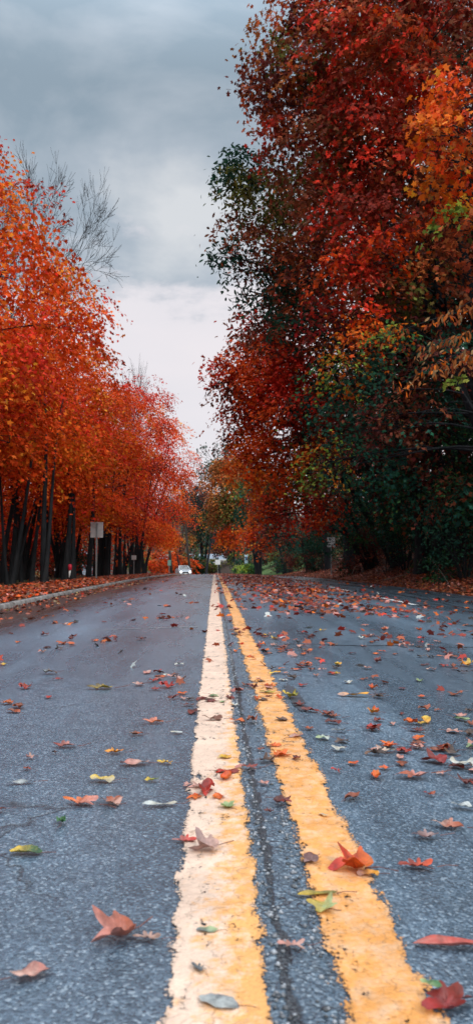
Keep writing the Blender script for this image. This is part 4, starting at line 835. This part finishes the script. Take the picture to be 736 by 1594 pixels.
# far wooded hillside
n = 26000; U_ = rng.uniform(-260, 330, n); Y_ = rng.uniform(300, 700, n)
Xx = U_-150*0+0*Y_; hz = ground_z(Xx-xc(Y_), Y_)
C = np.stack([Xx, Y_, hz+rng.random(n)**0.7*11], -1)
V, Fc = leaf_np(C, rng.uniform(1.4, 2.8, n), rng.normal(size=(n, 3))+[0, 0, .6], T_MAPLE)
wd = link('far_wood', np_mesh('far_wood', V, Fc, np.clip(pal(['olive', 'maroon', 'brownred', 'tan', 'dgreen'], [3, 2, 2, 1, 3], n)*0.9+0.03, 0, 1)), M_leaf)
tag(wd, 'grey brown wooded hillside far behind the buildings', 'wood', kind='stuff')

# ------------------------------------------------------------------ the car
def car(label, x, y, rz):
    z = g(x, y); t = thing('car', label, 'car', (x, y, z), rz)
    Mb = mat('car_paint', (0.42, 0.44, 0.47), 0.25, 0.3, 0.6); Mg = mat('car_glass', (0.03, 0.04, 0.05), 0.05, spec=0.9); Mt = mat('tyre', (0.015,)*3, 0.8); Mch = mat('chrome', (0.6,)*3, 0.15, 1.0)
    # front faces -Y. cross sections along y of half-profile
    secs = [(-2.2, 0.78, 0.30, 0.62, 0.70), (-2.05, 0.86, 0.22, 0.78, 0.80), (-1.2, 0.90, 0.2, 0.92, 0.84), (-0.75, 0.90, 0.2, 0.96, 0.86), (0.3, 0.91, 0.2, 0.97, 0.88), (1.5, 0.90, 0.2, 0.98, 0.86), (2.0, 0.88, 0.25, 0.98, 0.82), (2.2, 0.80, 0.35, 0.9, 0.76)]
    V = []; Fs = []
    for (yy, hw, zl, zt, tw) in secs:
        V += [(-hw*0.92, yy, zl), (-hw, yy, zl+0.12), (-hw, yy, zt-0.22), (-tw, yy, zt-0.04), (-tw*0.6, yy, zt), (tw*0.6, yy, zt), (tw, yy, zt-0.04), (hw, yy, zt-0.22), (hw, yy, zl+0.12), (hw*0.92, yy, zl)]
    k = 10
    for i in range(len(secs)-1):
        for j in range(k): Fs.append((i*k+j, i*k+(j+1) % k, (i+1)*k+(j+1) % k, (i+1)*k+j))
    Fs += [tuple(range(k-1, -1, -1)), tuple((len(secs)-1)*k+j for j in range(k))]
    mb = MB(); mb.add(V, Fs); mb.build('body', Mb, t, smooth=False)
    cb = MB(); V = []  # cabin: lower ring, upper ring
    lo = [(-0.82, -0.95), (0.82, -0.95), (0.84, 1.6), (-0.84, 1.6)]; hi = [(-0.62, -0.15), (0.62, -0.15), (0.64, 1.0), (-0.64, 1.0)]
    V = [(a, b, 0.93) for a, b in lo]+[(a, b, 1.44) for a, b in hi]
    cb.add(V, [(4, 5, 6, 7), (0, 3, 2, 1)]); 
    for j in range(4): cb.add([V[j], V[(j+1) % 4], V[4+(j+1) % 4], V[4+j]], [(0, 1, 2, 3)])
    cb.build('cabin', Mb, t)
    def pane(name, i, j, ins, off):
        a, b, c, d = [Vector(V[q]) for q in (i, j, 4+j, 4+i)]; nrm = (b-a).cross(d-a).normalized()
        m = (a+b+c+d)/4; pts = [m+(p-m)*ins+nrm*off for p in (a, b, c, d)]+[m+(p-m)*ins+nrm*(off-0.01) for p in (a, b, c, d)]
        q = MB(); q.add(pts, [(0, 1, 2, 3), (7, 6, 5, 4), (0, 4, 5, 1), (1, 5, 6, 2), (2, 6, 7, 3), (3, 7, 4, 0)]); q.build(name, Mg, t)
    pane('windscreen', 0, 1, 0.88, 0.012); pane('side_window', 1, 2, 0.85, 0.012); pane('side_window', 3, 0, 0.85, 0.012); pane('rear_window', 2, 3, 0.85, 0.012)
    gr = MB(); gr.box((0, -2.21, 0.52), (0.8, 0.04, 0.16)); gr.build('grille', M_black, t)
    bp = MB(); bp.box((0, -2.23, 0.34), (1.5, 0.1, 0.14)); bp.build('bumper', Mb, t, bevel=0.02)
    pt = MB(); pt.box((0, -2.29, 0.36), (0.32, 0.015, 0.14)); pt.build('number_plate', M_signwhite, t)
    Mhl = mat('headlight_lit', (0.9, 0.9, 0.9), 0.2, emit=((1.0, 0.97, 0.9), 2.0))
    for s in (-1, 1):
        hl = MB(); hl.tube([(s*0.60, -2.19, 0.60), (s*0.60, -2.24, 0.60)], [0.15, 0.13], 12); hl.build('headlight', Mhl, t)
        mi = MB(); mi.box((s*0.98, -0.75, 1.0), (0.18, 0.1, 0.12)); mi.build('mirror', Mb, t, bevel=0.02)
        for yy in (-1.4, 1.35):
            wh = MB(); wh.tube([(s*0.90, yy, 0.31), (s*0.70, yy, 0.31)], [0.31, 0.31], 20); w_ = wh.build('wheel', Mt, t)
            rm = MB(); rm.tube([(s*0.915, yy, 0.31), (s*0.89, yy, 0.31)], [0.19, 0.19], 14); rm.build('rim', Mch, w_)
    return t
car('silver white car with lit headlights coming over the crest', -4.25, 106, R(10))

# ------------------------------------------------------------------ leaf litter (uncountable)
def litter(name, label, n, ufun, yfun, names, ws, size=(0.05, 0.11), zadd=0.01, T=T_MAPLE, tilt=0.35, zs=0.02):
    u = ufun(n); y = yfun(n); x = u+xc(y); z = ground_z(u, y)
    onroad = (u > UL) & (u < UR); z = np.where(onroad, zr(y)+prof(u), z)
    C = np.stack([x, y, z+zadd+rng.random(n)*zs], -1)
    V, Fc = leaf_np(C, rng.uniform(size[0], size[1], n), rng.normal(size=(n, 3))*tilt+[0, 0, 1], T)
    co = pal(names, ws, n)*np.exp(rng.normal(size=(n, 1))*0.3)*(1+rng.normal(size=(n, 3))*.1)
    o = link(name, np_mesh(name, V, Fc, np.clip(co, .003, .95)), M_litter); tag(o, label, 'leaf litter', kind='stuff'); return o
litter('leaf_litter', 'thick red brown leaf litter on the left verge', 26000, lambda n: -3.04-rng.random(n)**0.9*2.1, lambda n: 5+62*rng.random(n)**0.8, ['rust', 'orred', 'brownred', 'pink', 'brownor', 'maroon'], [4, 3, 3, 1.2, 2, 2], zs=0.035)
litter('leaf_litter', 'sparse fallen leaves in the grass among the left trunks', 5000, lambda n: rng.uniform(-9.5, -5.0, n), lambda n: rng.uniform(8, 66, n), ['rust', 'brownred', 'maroon'], [3, 3, 2])
litter('leaf_litter', 'brown red leaf litter along the foot of the right bank', 22000, lambda n: 5.5+rng.random(n)**1.5*1.6, lambda n: 8+62*rng.random(n)**0.9, ['rust', 'brownred', 'maroon', 'pink', 'brownor'], [3, 4, 2, 0.8, 1.5], zs=0.03)
litter('leaf_litter', 'dark leaf litter up the right bank', 26000, lambda n: 6.6+rng.random(n)**1.2*4.5, lambda n: 8+60*rng.random(n)**0.9, ['rust', 'brownred', 'maroon', 'deepred'], [2, 4, 3, 1], zs=0.04)
litter('leaf_litter', 'damp brown leaf debris in the left gutter', 3800, lambda n: -3.03+rng.random(n)**2*0.75, lambda n: 5+60*rng.random(n), ['brownred', 'maroon', 'tan', 'rust'], [3, 3, 1, 2], (0.03, 0.08), 0.004, zs=0.01)
# loose gravel in the broken centre seam
n = 1500; u = np.where(rng.random(n) < 0.55, rng.normal(0.094, 0.010, n), rng.normal(0.158, 0.012, n)); y = 0.6+7*rng.random(n)**1.6
C = np.stack([u, y, zr(y)+prof(u)+0.001], -1); S = rng.uniform(0.002, 0.0065, n)
oct_ = np.array([(1, 0, 0), (0, 1, 0), (-1, 0, 0), (0, -1, 0), (0, 0, .7), (0, 0, -.5)]); tri = np.array([(0, 1, 4), (1, 2, 4), (2, 3, 4), (3, 0, 4), (1, 0, 5), (2, 1, 5), (3, 2, 5), (0, 3, 5)])
ang = rng.uniform(0, 6.28, n); jit = rng.uniform(.6, 1.3, (n, 6, 1))
O_ = oct_[None]*jit; O_ = np.stack([O_[..., 0]*np.cos(ang)[:, None]-O_[..., 1]*np.sin(ang)[:, None], O_[..., 0]*np.sin(ang)[:, None]+O_[..., 1]*np.cos(ang)[:, None], O_[..., 2]], -1)
V = (C[:, None]+S[:, None, None]*O_).reshape(-1, 3); Fc = (np.arange(n)[:, None, None]*6+tri[None]).reshape(-1, 3)
tone = rng.uniform(0.06, 0.42, (n, 1))*np.array([[0.95, 1, 1.08]]); 
gm = bpy.data.materials.new('gravel'); gm.use_nodes = True; at = N(gm.node_tree, 'ShaderNodeAttribute', attribute_name='tint'); gm.node_tree.links.new(at.outputs['Vector'], gm.node_tree.nodes['Principled BSDF'].inputs['Base Color'])
tag(link('gravel', np_mesh('gravel', V, Fc, np.repeat(tone, 8, 0)), gm), 'loose gravel in the broken seam between the yellow lines', 'gravel', kind='stuff')

# ------------------------------------------------------------------ fallen leaves on the road, one by one
def outline(kind, th, r_):
    if kind == 'maple':
        lob = [(90, 1.0), (40, .95), (140, .95), (-14, .66), (194, .66)]
        v = 0.48
        for a, h in lob:
            d = abs((th-a+180) % 360-180); v = max(v, h*max(0, 1-(d/33.0))**0.62*1.0)
            for s in (-13, 13):
                d2 = abs((th-a-s+180) % 360-180); v = max(v, h*0.66*max(0, 1-(d2/9.0))**0.6)
        return v
    if kind == 'oak':
        a = math.radians(th); el = 1/math.sqrt((math.cos(a)/0.5)**2+(math.sin(a)/1.0)**2)
        return el*(0.42+0.58*abs(math.cos(3.5*(a-math.pi/2)))**1.1)
    if kind == 'thin':
        a = math.radians(th); return 1/math.sqrt((math.cos(a)/0.24)**2+(math.sin(a)/1.0)**2)
    a = math.radians(th); el = 1/math.sqrt((math.cos(a)/0.48)**2+(math.sin(a)/1.0)**2)
    return el*(1+0.04*math.sin(th*0.5))
def leaf_mesh(kind, size, c1, c2, curl, seed, fold=0.3, roll=0.0):
    """curl lifts the rim, fold creases along the midrib, roll wraps the blade round its long axis"""
    r_ = random.Random(seed); nS = 56 if kind == 'maple' else 40; nR = 5
    V = [(0, 0, 0)]; Co = [c1]
    ph = r_.random()*6.28; ph2 = r_.random()*6.28; side = r_.random()*6.28
    for j in range(1, nR+1):
        f = j/nR
        for k in range(nS):
            th = 360*k/nS; rr = outline(kind, th, r_)*0.5*f**0.9; a = math.radians(th)
            x = rr*math.cos(a); y = rr*math.sin(a)-0.06
            V.append((x, y, 0)); m = min(1, max(0, 0.5+0.9*(x*math.cos(side)+y*math.sin(side))*2+r_.gauss(0, .12)))
            vein = 0.85+0.15*min(1, abs(math.sin(a*2.5))*3)
            Co.append(tuple((p*(1-m)+q*m)*vein for p, q in zip(c1, c2)))
    W = []
    for (x, y, _) in V:
        d = math.hypot(x, y)
        z = fold*abs(x)*0.55 + curl*(d*d)*1.25*(0.55+0.45*math.sin(3*math.atan2(y, x)+ph)) - curl*0.6*max(0, d-0.30) + 0.05*math.sin(9*x+ph)*math.sin(8*y+ph2)
        z += curl*0.16*max(0, y)*(1 if math.sin(ph2) > 0 else 0.2) + 0.05*curl*math.sin(13*x+6*y+ph2)+0.04*curl*math.sin(17*y-7*x+ph)
        if roll:
            an = x*roll; x2 = math.sin(an)/roll; z = z*0.4+(1-math.cos(an))/roll; x = x2
        W.append((x, y, z))
    zm = min(p[2] for p in W); W = [(x*size, y*size, (z-zm)*size) for x, y, z in W]
    Fs = [(0, 1+k, 1+(k+1) % nS) for k in range(nS)]
    for j in range(nR-1):
        b0 = 1+j*nS; b1 = b0+nS
        Fs += [(b0+k, b1+k, b1+(k+1) % nS, b0+(k+1) % nS) for k in range(nS)]
    me = bpy.data.meshes.new('fallen_leaf'); me.from_pydata(W, [], Fs)
    at = me.attributes.new('tint', 'FLOAT_VECTOR', 'POINT'); at.data.foreach_set('vector', np.array(Co, np.float32).ravel())
    me.update(); me.shade_smooth(); return me, W[0]
def ground_at(x, y): return g(x, y)
def pix_ground(px, py):
    d = 720.0/(py-HY)
    for _ in range(12):
        x = (px-HX)/F*d; z = g(x, d)+0.004; d = (CAMZ-z)*F/(py-HY)
    return (px-HX)/F*d, d
def put_leaf(x, y, size, kind, c1, c2, rz, curl, seed, label, group=None, fold=0.3, roll=0, stem=True, flip=False, tilt=(0, 0)):
    c1 = tuple(0.78*v for v in c1); c2 = tuple(0.70*v for v in c2)
    me, ctr = leaf_mesh(kind, size, c1, c2, curl, seed, fold, roll)
    o = link('fallen_leaf', me, M_dead); o.location = (x, y, g(x, y)+0.005)
    o.rotation_euler = (tilt[0], tilt[1], rz)
    if flip:
        o.rotation_euler = (math.pi+tilt[0], tilt[1], rz); zt = max(v.co.z for v in me.vertices); o.location.z += zt
    elif tilt != (0, 0):
        bpy_m = o.rotation_euler.to_matrix(); o.location.z -= min((bpy_m @ v.co).z for v in me.vertices)
    tag(o, label, 'leaf', group)
    if stem:
        r_ = random.Random(seed+1); mb = MB(); s = size; a = Vector(ctr)+Vector((0, -0.16*s if kind == 'maple' else -0.5*s, 0.01*s)); 
        if kind != 'maple': a = Vector((0, -0.53*s, ctr[2]))
        mb.tube([a, a+Vector((r_.gauss(0, .05)*s, -0.22*s, 0.03*s)), a+Vector((r_.gauss(0, .12)*s, -0.5*s, r_.uniform(-.02, .14)*s))], [0.012*s, 0.009*s, 0.011*s], 5)
        mb.build('stem', M_stem, o)
    return o
M_stem = mat('leaf_stem', (0.16, 0.05, 0.035), 0.5)
C_ = dict(PAL); C_.update(pale=(.62, .55, .42), grey=(.22, .24, .25), dark=(.035, .028, .026), mauve=(.42, .27, .25), palegreen=(.42, .52, .25), palepink=(.66, .40, .32), brown=(.20, .10, .06), white=(.62, .65, .62), leafgreen=(.05, .17, .05))
H = [ # px, py, width px, kind, colours, rz deg, curl, fold, roll, label
 (188, 1436, 92, 'maple', 'pink', 'rust', 118, .5, 1.2, 0, 'large pink red leaf with raised tip on the left lane near the bottom'),
 (232, 1440, 48, 'oak', 'palepink', 'brown', 85, .4, .3, 4, 'curled brown leaf touching the large pink red leaf'),
 (64, 1490, 62, 'oval', 'palepink', 'pink', -80, .5, .3, 0, 'pale pink rounded leaf with long stem at the bottom left'),
 (103, 1268, 30, 'oval', 'leafgreen', 'leafgreen', 20, .9, .6, 0, 'small deep green leaf standing up on the left lane'),
 (48, 1312, 52, 'oval', 'green', 'yellow', 88, .5, .5, 3, 'leaf half green half yellow near the left photo edge'),
 (162, 1207, 40, 'oval', 'yellow', 'pale', 75, .5, .2, 0, 'pale yellow rounded leaf on the left lane'),
 (237, 1207, 24, 'oval', 'yellow', 'ygreen', 80, .6, .4, 0, 'small yellow green leaf on the left lane close to the line'),
 (130, 1240, 62, 'oak', 'pink', 'orange', 80, .5, .4, 0, 'long pink and orange leaf on the left lane'),
 (181, 1240, 46, 'maple', 'palepink', 'rust', 40, .6, .4, 0, 'pinkish curled maple leaf right of the long pink and orange leaf'),
 (6, 1250, 32, 'oak', 'deepred', 'maroon', 80, .6, .4, 0, 'dark red leaf cut by the left photo edge'),
 (248, 1244, 54, 'thin', 'white', 'pale', 90, .05, .1, 0, 'narrow whitish leaf lying flat left of the yellow line'),
 (37, 1209, 44, 'thin', 'white', 'grey', 95, .05, .1, 0, 'narrow whitish leaf lying flat near the left photo edge'),
 (288, 1297, 44, 'oak', 'red', 'pink', 85, .3, .3, 3, 'narrow red leaf on the outer edge of the left yellow line'),
 (322, 1312, 60, 'maple', 'mauve', 'palepink', 100, .5, 1.1, 0, 'mauve maple leaf arched on the left yellow line'),
 (354, 1248, 36, 'maple', 'palegreen', 'ygreen', 25, .35, .3, 0, 'light green maple leaf on the left yellow line'),
 (310, 1486, 34, 'oak', 'grey', 'dark', 30, .25, .2, 0, 'dark grey rotten leaf on the left yellow line near the bottom'),
 (338, 1536, 66, 'oval', 'white', 'grey', 70, .15, .2, 0, 'pale bluish leaf lying flat on the left yellow line at the bottom'),
 (322, 1430, 34, 'oval', 'grey', 'palegreen', 80, .15, .2, 0, 'small greyish green leaf on the left yellow line'),
 (548, 1344, 88, 'maple', 'red', 'orange', 95, .75, .85, 0, 'large glossy red and orange leaf curled up on the right yellow line'),
 (566, 1351, 36, 'oval', 'yelor', 'palepink', 90, .7, .3, 0, 'small peach leaf tucked under the large red and orange leaf'),
 (641, 1340, 62, 'oak', 'orred', 'deepred', 75, .9, .5, 3, 'crumpled orange red leaf right of the large red and orange leaf'),
 (500, 1400, 58, 'maple', 'palegreen', 'yellow', 30, .5, .3, 0, 'pale green and yellow leaf left of the right yellow line'),
 (487, 1379, 62, 'thin', 'yellow', 'olive', 82, .2, .4, 3, 'narrow yellow edged leaf just above the pale green and yellow leaf'),
 (480, 1330, 46, 'maple', 'maroon', 'mauve', 140, .7, .4, 0, 'maroon leaf with pointed lobes between the two yellow lines'),
 (450, 1455, 48, 'oak', 'palepink', 'pink', 80, .35, .3, 0, 'faded pink leaf between the yellow lines near the bottom'),
 (682, 1456, 106, 'thin', 'pink', 'red', 88, .25, .4, 10, 'long rolled pink and red leaf right of the yellow lines'),
 (684, 1545, 112, 'oak', 'crimson', 'deepred', 112, .7, .4, 0, 'dark crimson oak leaf with spiky lobes at the bottom right'),
 (660, 1536, 34, 'oval', 'palegreen', 'leafgreen', 60, .3, .3, 0, 'small pale green leaf lying on the crimson oak leaf'),
 (452, 1084, 30, 'maple', 'yellow', 'ygreen', 30, .9, .6, 0, 'yellow leaf standing at the outer edge of the right yellow line'),
 (392, 1068, 22, 'oak', 'deepred', 'maroon', 60, .9, .5, 0, 'dark red curled leaf on the left edge of the right yellow line'),
 (371, 1074, 28, 'maple', 'pink', 'deepred', 100, .7, .4, 0, 'pinkish red leaf between the yellow lines behind a row of leaves'),
 (414, 1076, 26, 'oval', 'olive', 'yellow', 88, .3, .3, 0, 'olive leaf lying across the right yellow line'),
 (330, 1117, 36, 'oak', 'brown', 'brownred', 88, .6, .4, 0, 'brown pointed leaf on the left yellow line'),
 (368, 1120, 24, 'oval', 'orange', 'rust', 85, .5, .4, 0, 'orange leaf on the inner edge of the left yellow line'),
 (424, 1157, 30, 'oak', 'orange', 'orred', 88, .3, .3, 0, 'orange leaf lying on the right yellow line'),
 (382, 1190, 40, 'oak', 'deepred', 'pink', 75, .4, .3, 0, 'ragged dark red leaf between the yellow lines'),
 (416, 1256, 22, 'oak', 'maroon', 'deepred', 80, .6, .4, 0, 'small maroon leaf in the gravel between the yellow lines'),
 (158, 1068, 46, 'oak', 'dark', 'yellow', 85, .4, .3, 0, 'blackened leaf with a yellow end on the left lane'),
 (262, 1066, 34, 'maple', 'crimson', 'red', 15, 1.0, .6, 0, 'crimson leaf standing up on the left lane'),
 (244, 1070, 26, 'oak', 'crimson', 'deepred', 80, .4, .3, 0, 'dark crimson leaf against the standing crimson leaf'),
 (47, 1067, 28, 'maple', 'crimson', 'rust', 20, 1.0, .7, 0, 'spiky red leaf standing up on the far left of the left lane'),
 (80, 1045, 26, 'oval', 'grey', 'brown', 80, .7, .4, 0, 'grey brown curled leaf on the left side of the lane'),
 (210, 1182, 46, 'oval', 'pink', 'palepink', 85, .3, .3, 0, 'long pinkish leaf left of a yellow orange one'),
 (258, 1181, 28, 'oak', 'yelor', 'yellow', 85, .5, .3, 0, 'yellow orange leaf right of a long pinkish one'),
 (181, 1165, 34, 'oak', 'yelor', 'orange', 85, .5, .4, 0, 'bright orange yellow leaf in the middle of the left lane'),
 (105, 1155, 42, 'oak', 'deepred', 'pink', 85, .3, .3, 0, 'thin dark red leaf on the left lane'),
 (92, 1165, 13, 'oval', 'dark', 'maroon', 45, .9, .6, 0, 'tiny black curled leaf on the left lane'),
 (50, 1188, 18, 'oak', 'deepred', 'rust', 45, .8, .5, 0, 'small dark red curled leaf on the far left'),
 (240, 1120, 38, 'oak', 'orange', 'pink', 85, .5, .3, 0, 'orange curled leaf near the middle of the left lane'),
 (292, 1094, 26, 'oak', 'deepred', 'maroon', 85, .5, .3, 0, 'dark red leaf close to the outer edge of the left yellow line'),
 (214, 1138, 24, 'oval', 'brown', 'rust', 85, .5, .3, 0, 'small brown leaf on the left lane'),
 (275, 1136, 20, 'oval', 'pale', 'white', 85, .2, .3, 0, 'small whitish leaf on the left lane near the line'),
 (20, 1090, 26, 'maple', 'orange', 'rust', 45, .5, .3, 0, 'orange leaf with a brown rim near the left photo edge'),
 (675, 1182, 52, 'maple', 'crimson', 'deepred', 75, .6, .4, 0, 'flat dark crimson maple leaf at right'),
 (636, 1205, 60, 'oak', 'rust', 'pink', 85, .3, .3, 0, 'long rusty pink leaf below the crimson maple leaf'),
 (520, 1196, 20, 'oak', 'red', 'deepred', 60, .9, .5, 0, 'small red leaf right of the right yellow line'),
 (664, 1232, 20, 'oak', 'crimson', 'rust', 60, .9, .5, 0, 'small crimson folded leaf at right'),
 (690, 1280, 56, 'oak', 'rust', 'palepink', 80, .4, .3, 0, 'rusty leaf with pale underside at right'),
 (655, 1296, 48, 'oak', 'maroon', 'mauve', 95, .3, .3, 0, 'maroon ragged leaf at right below the rusty one'),
 (713, 1252, 34, 'oval', 'white', 'grey', 80, .5, .4, 0, 'grey white leaf near the right photo edge'),
 (501, 1146, 30, 'maple', 'palegreen', 'white', 60, .5, .2, 0, 'pale green leaf right of the yellow lines'),
 (524, 1135, 26, 'oak', 'dark', 'grey', 85, .5, .3, 0, 'blackish green leaf beside the pale green leaf'),
 (580, 1108, 26, 'maple', 'orred', 'yelor', 45, .9, .5, 0, 'orange red leaf standing up on the right lane'),
 (545, 1081, 50, 'thin', 'yelor', 'palepink', 88, .25, .3, 0, 'long peach yellow leaf on the right lane'),
 (725, 1036, 32, 'maple', 'yellow', 'orange', 20, 1.0, .6, 0, 'yellow and orange leaf standing up at the right photo edge'),
 (718, 1046, 20, 'oak', 'dark', 'maroon', 60, .8, .5, 0, 'black leaf behind the yellow and orange leaf at the right edge'),
 (500, 1262, 18, 'oval', 'pale', 'yelor', 60, .4, .3, 0, 'tiny pale leaf on the right yellow line'),
 (590, 1165, 52, 'oak', 'pink', 'pale', 88, .3, .3, 0, 'pale pink long leaf on the right lane'),
 (120, 1520, 1, None, 0, 0, 0, 0, 0, 0, 0),
]
nh = 0; used = []
for i, (px, py, wpx, kind, c1, c2, rz, curl, fold, roll, lab) in enumerate(H):
    if kind is None: continue
    x, y = pix_ground(px, py); size = wpx/F*y
    if kind == 'oval': size *= 0.97
    if kind == 'maple': size *= 1.08
    o = put_leaf(x, y, size, kind, C_[c1], C_[c2], R(rz+random.Random(i).uniform(-12, 12)), curl, 900+i, lab, 'single leaves lying near on the road', fold*1.1, roll)
    if lab.startswith('small pale green leaf lying on'): o.location.z += 0.02
    nh += 1; used.append((x, y))
# the rest: random leaves, the largest looking ones as things
r_ = random.Random(99); cand = []
def add_c(n, uf, yf, dens=None):
    k = 0
    while k < n:
        u0 = uf(); y0 = yf(); m = r_.choice([1, 1, 1, 2, 3, 5, 8])
        for q in range(m): one(u0+(r_.gauss(0, .12) if q else 0), y0+(r_.gauss(0, .16+0.01*y0) if q else 0)); k += 1
def one(u, y):
    if 1:
        x = u+float(xc(y)); s = r_.uniform(0.04, 0.085) if y < 6 else r_.uniform(0.045, 0.10)
        px = HX+x/y*F
        cand.append((s/y, x, y, s, px))
add_c(330, lambda: r_.uniform(-2.9, -0.1), lambda: 1.6+60*r_.random()**1.25)
add_c(220, lambda: r_.gauss(0.13, 0.12), lambda: 1.9+50*r_.random()**1.6)
add_c(1500, lambda: r_.uniform(0.3, 3.2), lambda: 1.9+45*r_.random()**1.1)
add_c(230, lambda: r_.uniform(0.32, 2.0), lambda: 2.0+4.5*r_.random())
add_c(70, lambda: r_.uniform(-1.8, -0.1), lambda: 2.2+6*r_.random())
add_c(5600, lambda: min(5.5, max(0.35, r_.gauss(1.65, 0.75))), lambda: 9+56*r_.random()**0.95)
add_c(500, lambda: r_.uniform(2.4, 5.5), lambda: 8+50*r_.random())
cand = [c for c in cand if not (c[4] < -20 or c[4] > 760)]
cand = [c for c in cand if all(abs(c[1]-ux)+abs(c[2]-uy)*0.5 > 0.05 for ux, uy in used)]
def near_ok(c):
    # keep the nearest asphalt as bare as in the photograph
    if c[2] < 1.9: return False
    return True
cand = [c for c in cand if near_ok(c)]
cand.sort(reverse=True)
NI = 300-nh
CN = [('red', 'red', 'deepred', 1.5), ('dark red', 'deepred', 'maroon', 3.4), ('rust brown', 'rust', 'brownred', 3), ('orange', 'orange', 'orred', 1.4), ('yellow', 'yellow', 'yelor', .6), ('faded pink', 'pink', 'palepink', 2.4), ('whitish', 'white', 'pale', .3), ('blackened', 'dark', 'brown', .9), ('green', 'palegreen', 'green', .5)]
cumw = [c[3] for c in CN]
for i, (ap, x, y, s, px) in enumerate(cand[:NI]):
    cn, a, b_, _ = r_.choices(CN, cumw)[0]; kind = r_.choice(['maple', 'maple', 'oak', 'oval'])
    curled = r_.random() < 0.55; curl = r_.uniform(.5, 1.0) if curled else r_.uniform(.05, .25)
    zone = 'on the left yellow line' if -0.08 < x < 0.09 else 'on the right yellow line' if .16 < x < .31 else 'between the two yellow lines' if 0.09 <= x <= .16 else 'on the left lane' if x < 0 else 'on the road right of the lines'
    kn = {'maple': 'lobed', 'oak': 'jagged', 'oval': 'narrow'}[kind]
    rg = 'nearby' if y < 3.6 else 'farther back'
    zone = {'on the left yellow line': 'on left yellow line', 'on the right yellow line': 'on right yellow line', 'between the two yellow lines': 'between yellow lines', 'on the left lane': 'on left lane'}.get(zone, 'right of yellow lines')
    lab = f"small {cn} {kn} leaf {'curled up' if curled else 'lying flat'} {zone}, {rg}"
    put_leaf(x, y, s, kind, C_[a], C_[b_], r_.uniform(0, 6.28), curl, 2000+i, lab, f"{cn} {kn} leaves {'curled up' if curled else 'lying flat'} {zone}, {rg}", r_.uniform(.1, .6), 0, stem=y < 4.0)
rest = cand[NI:]
n = len(rest); C = np.array([(c[1], c[2], g(c[1], c[2])+0.008+0.012*r_.random()) for c in rest]); S = np.array([c[3] for c in rest])*1.15
V, Fc = leaf_np(C, S, rng.normal(size=(n, 3))*0.35+[0, 0, 1], T_MAPLE)
CR = [c for c in CN if c[0] not in ('green', 'yellow')]
co = 0.82*np.array([C_[q[1]] for q in r_.choices(CR, [1.6, 3.4, 5.5, 1.4, 2.2, .4, 1.2], k=n)])*np.exp(rng.normal(size=(n, 1))*.25)
tag(link('fallen_leaves', np_mesh('fallen_leaves', V, Fc, np.clip(co, .003, .9)), M_litter), 'fallen leaves scattered over the far part of the road', 'leaves', kind='stuff')
print('LEAVES', NLEAF[0], 'road leaves', nh, len(cand))
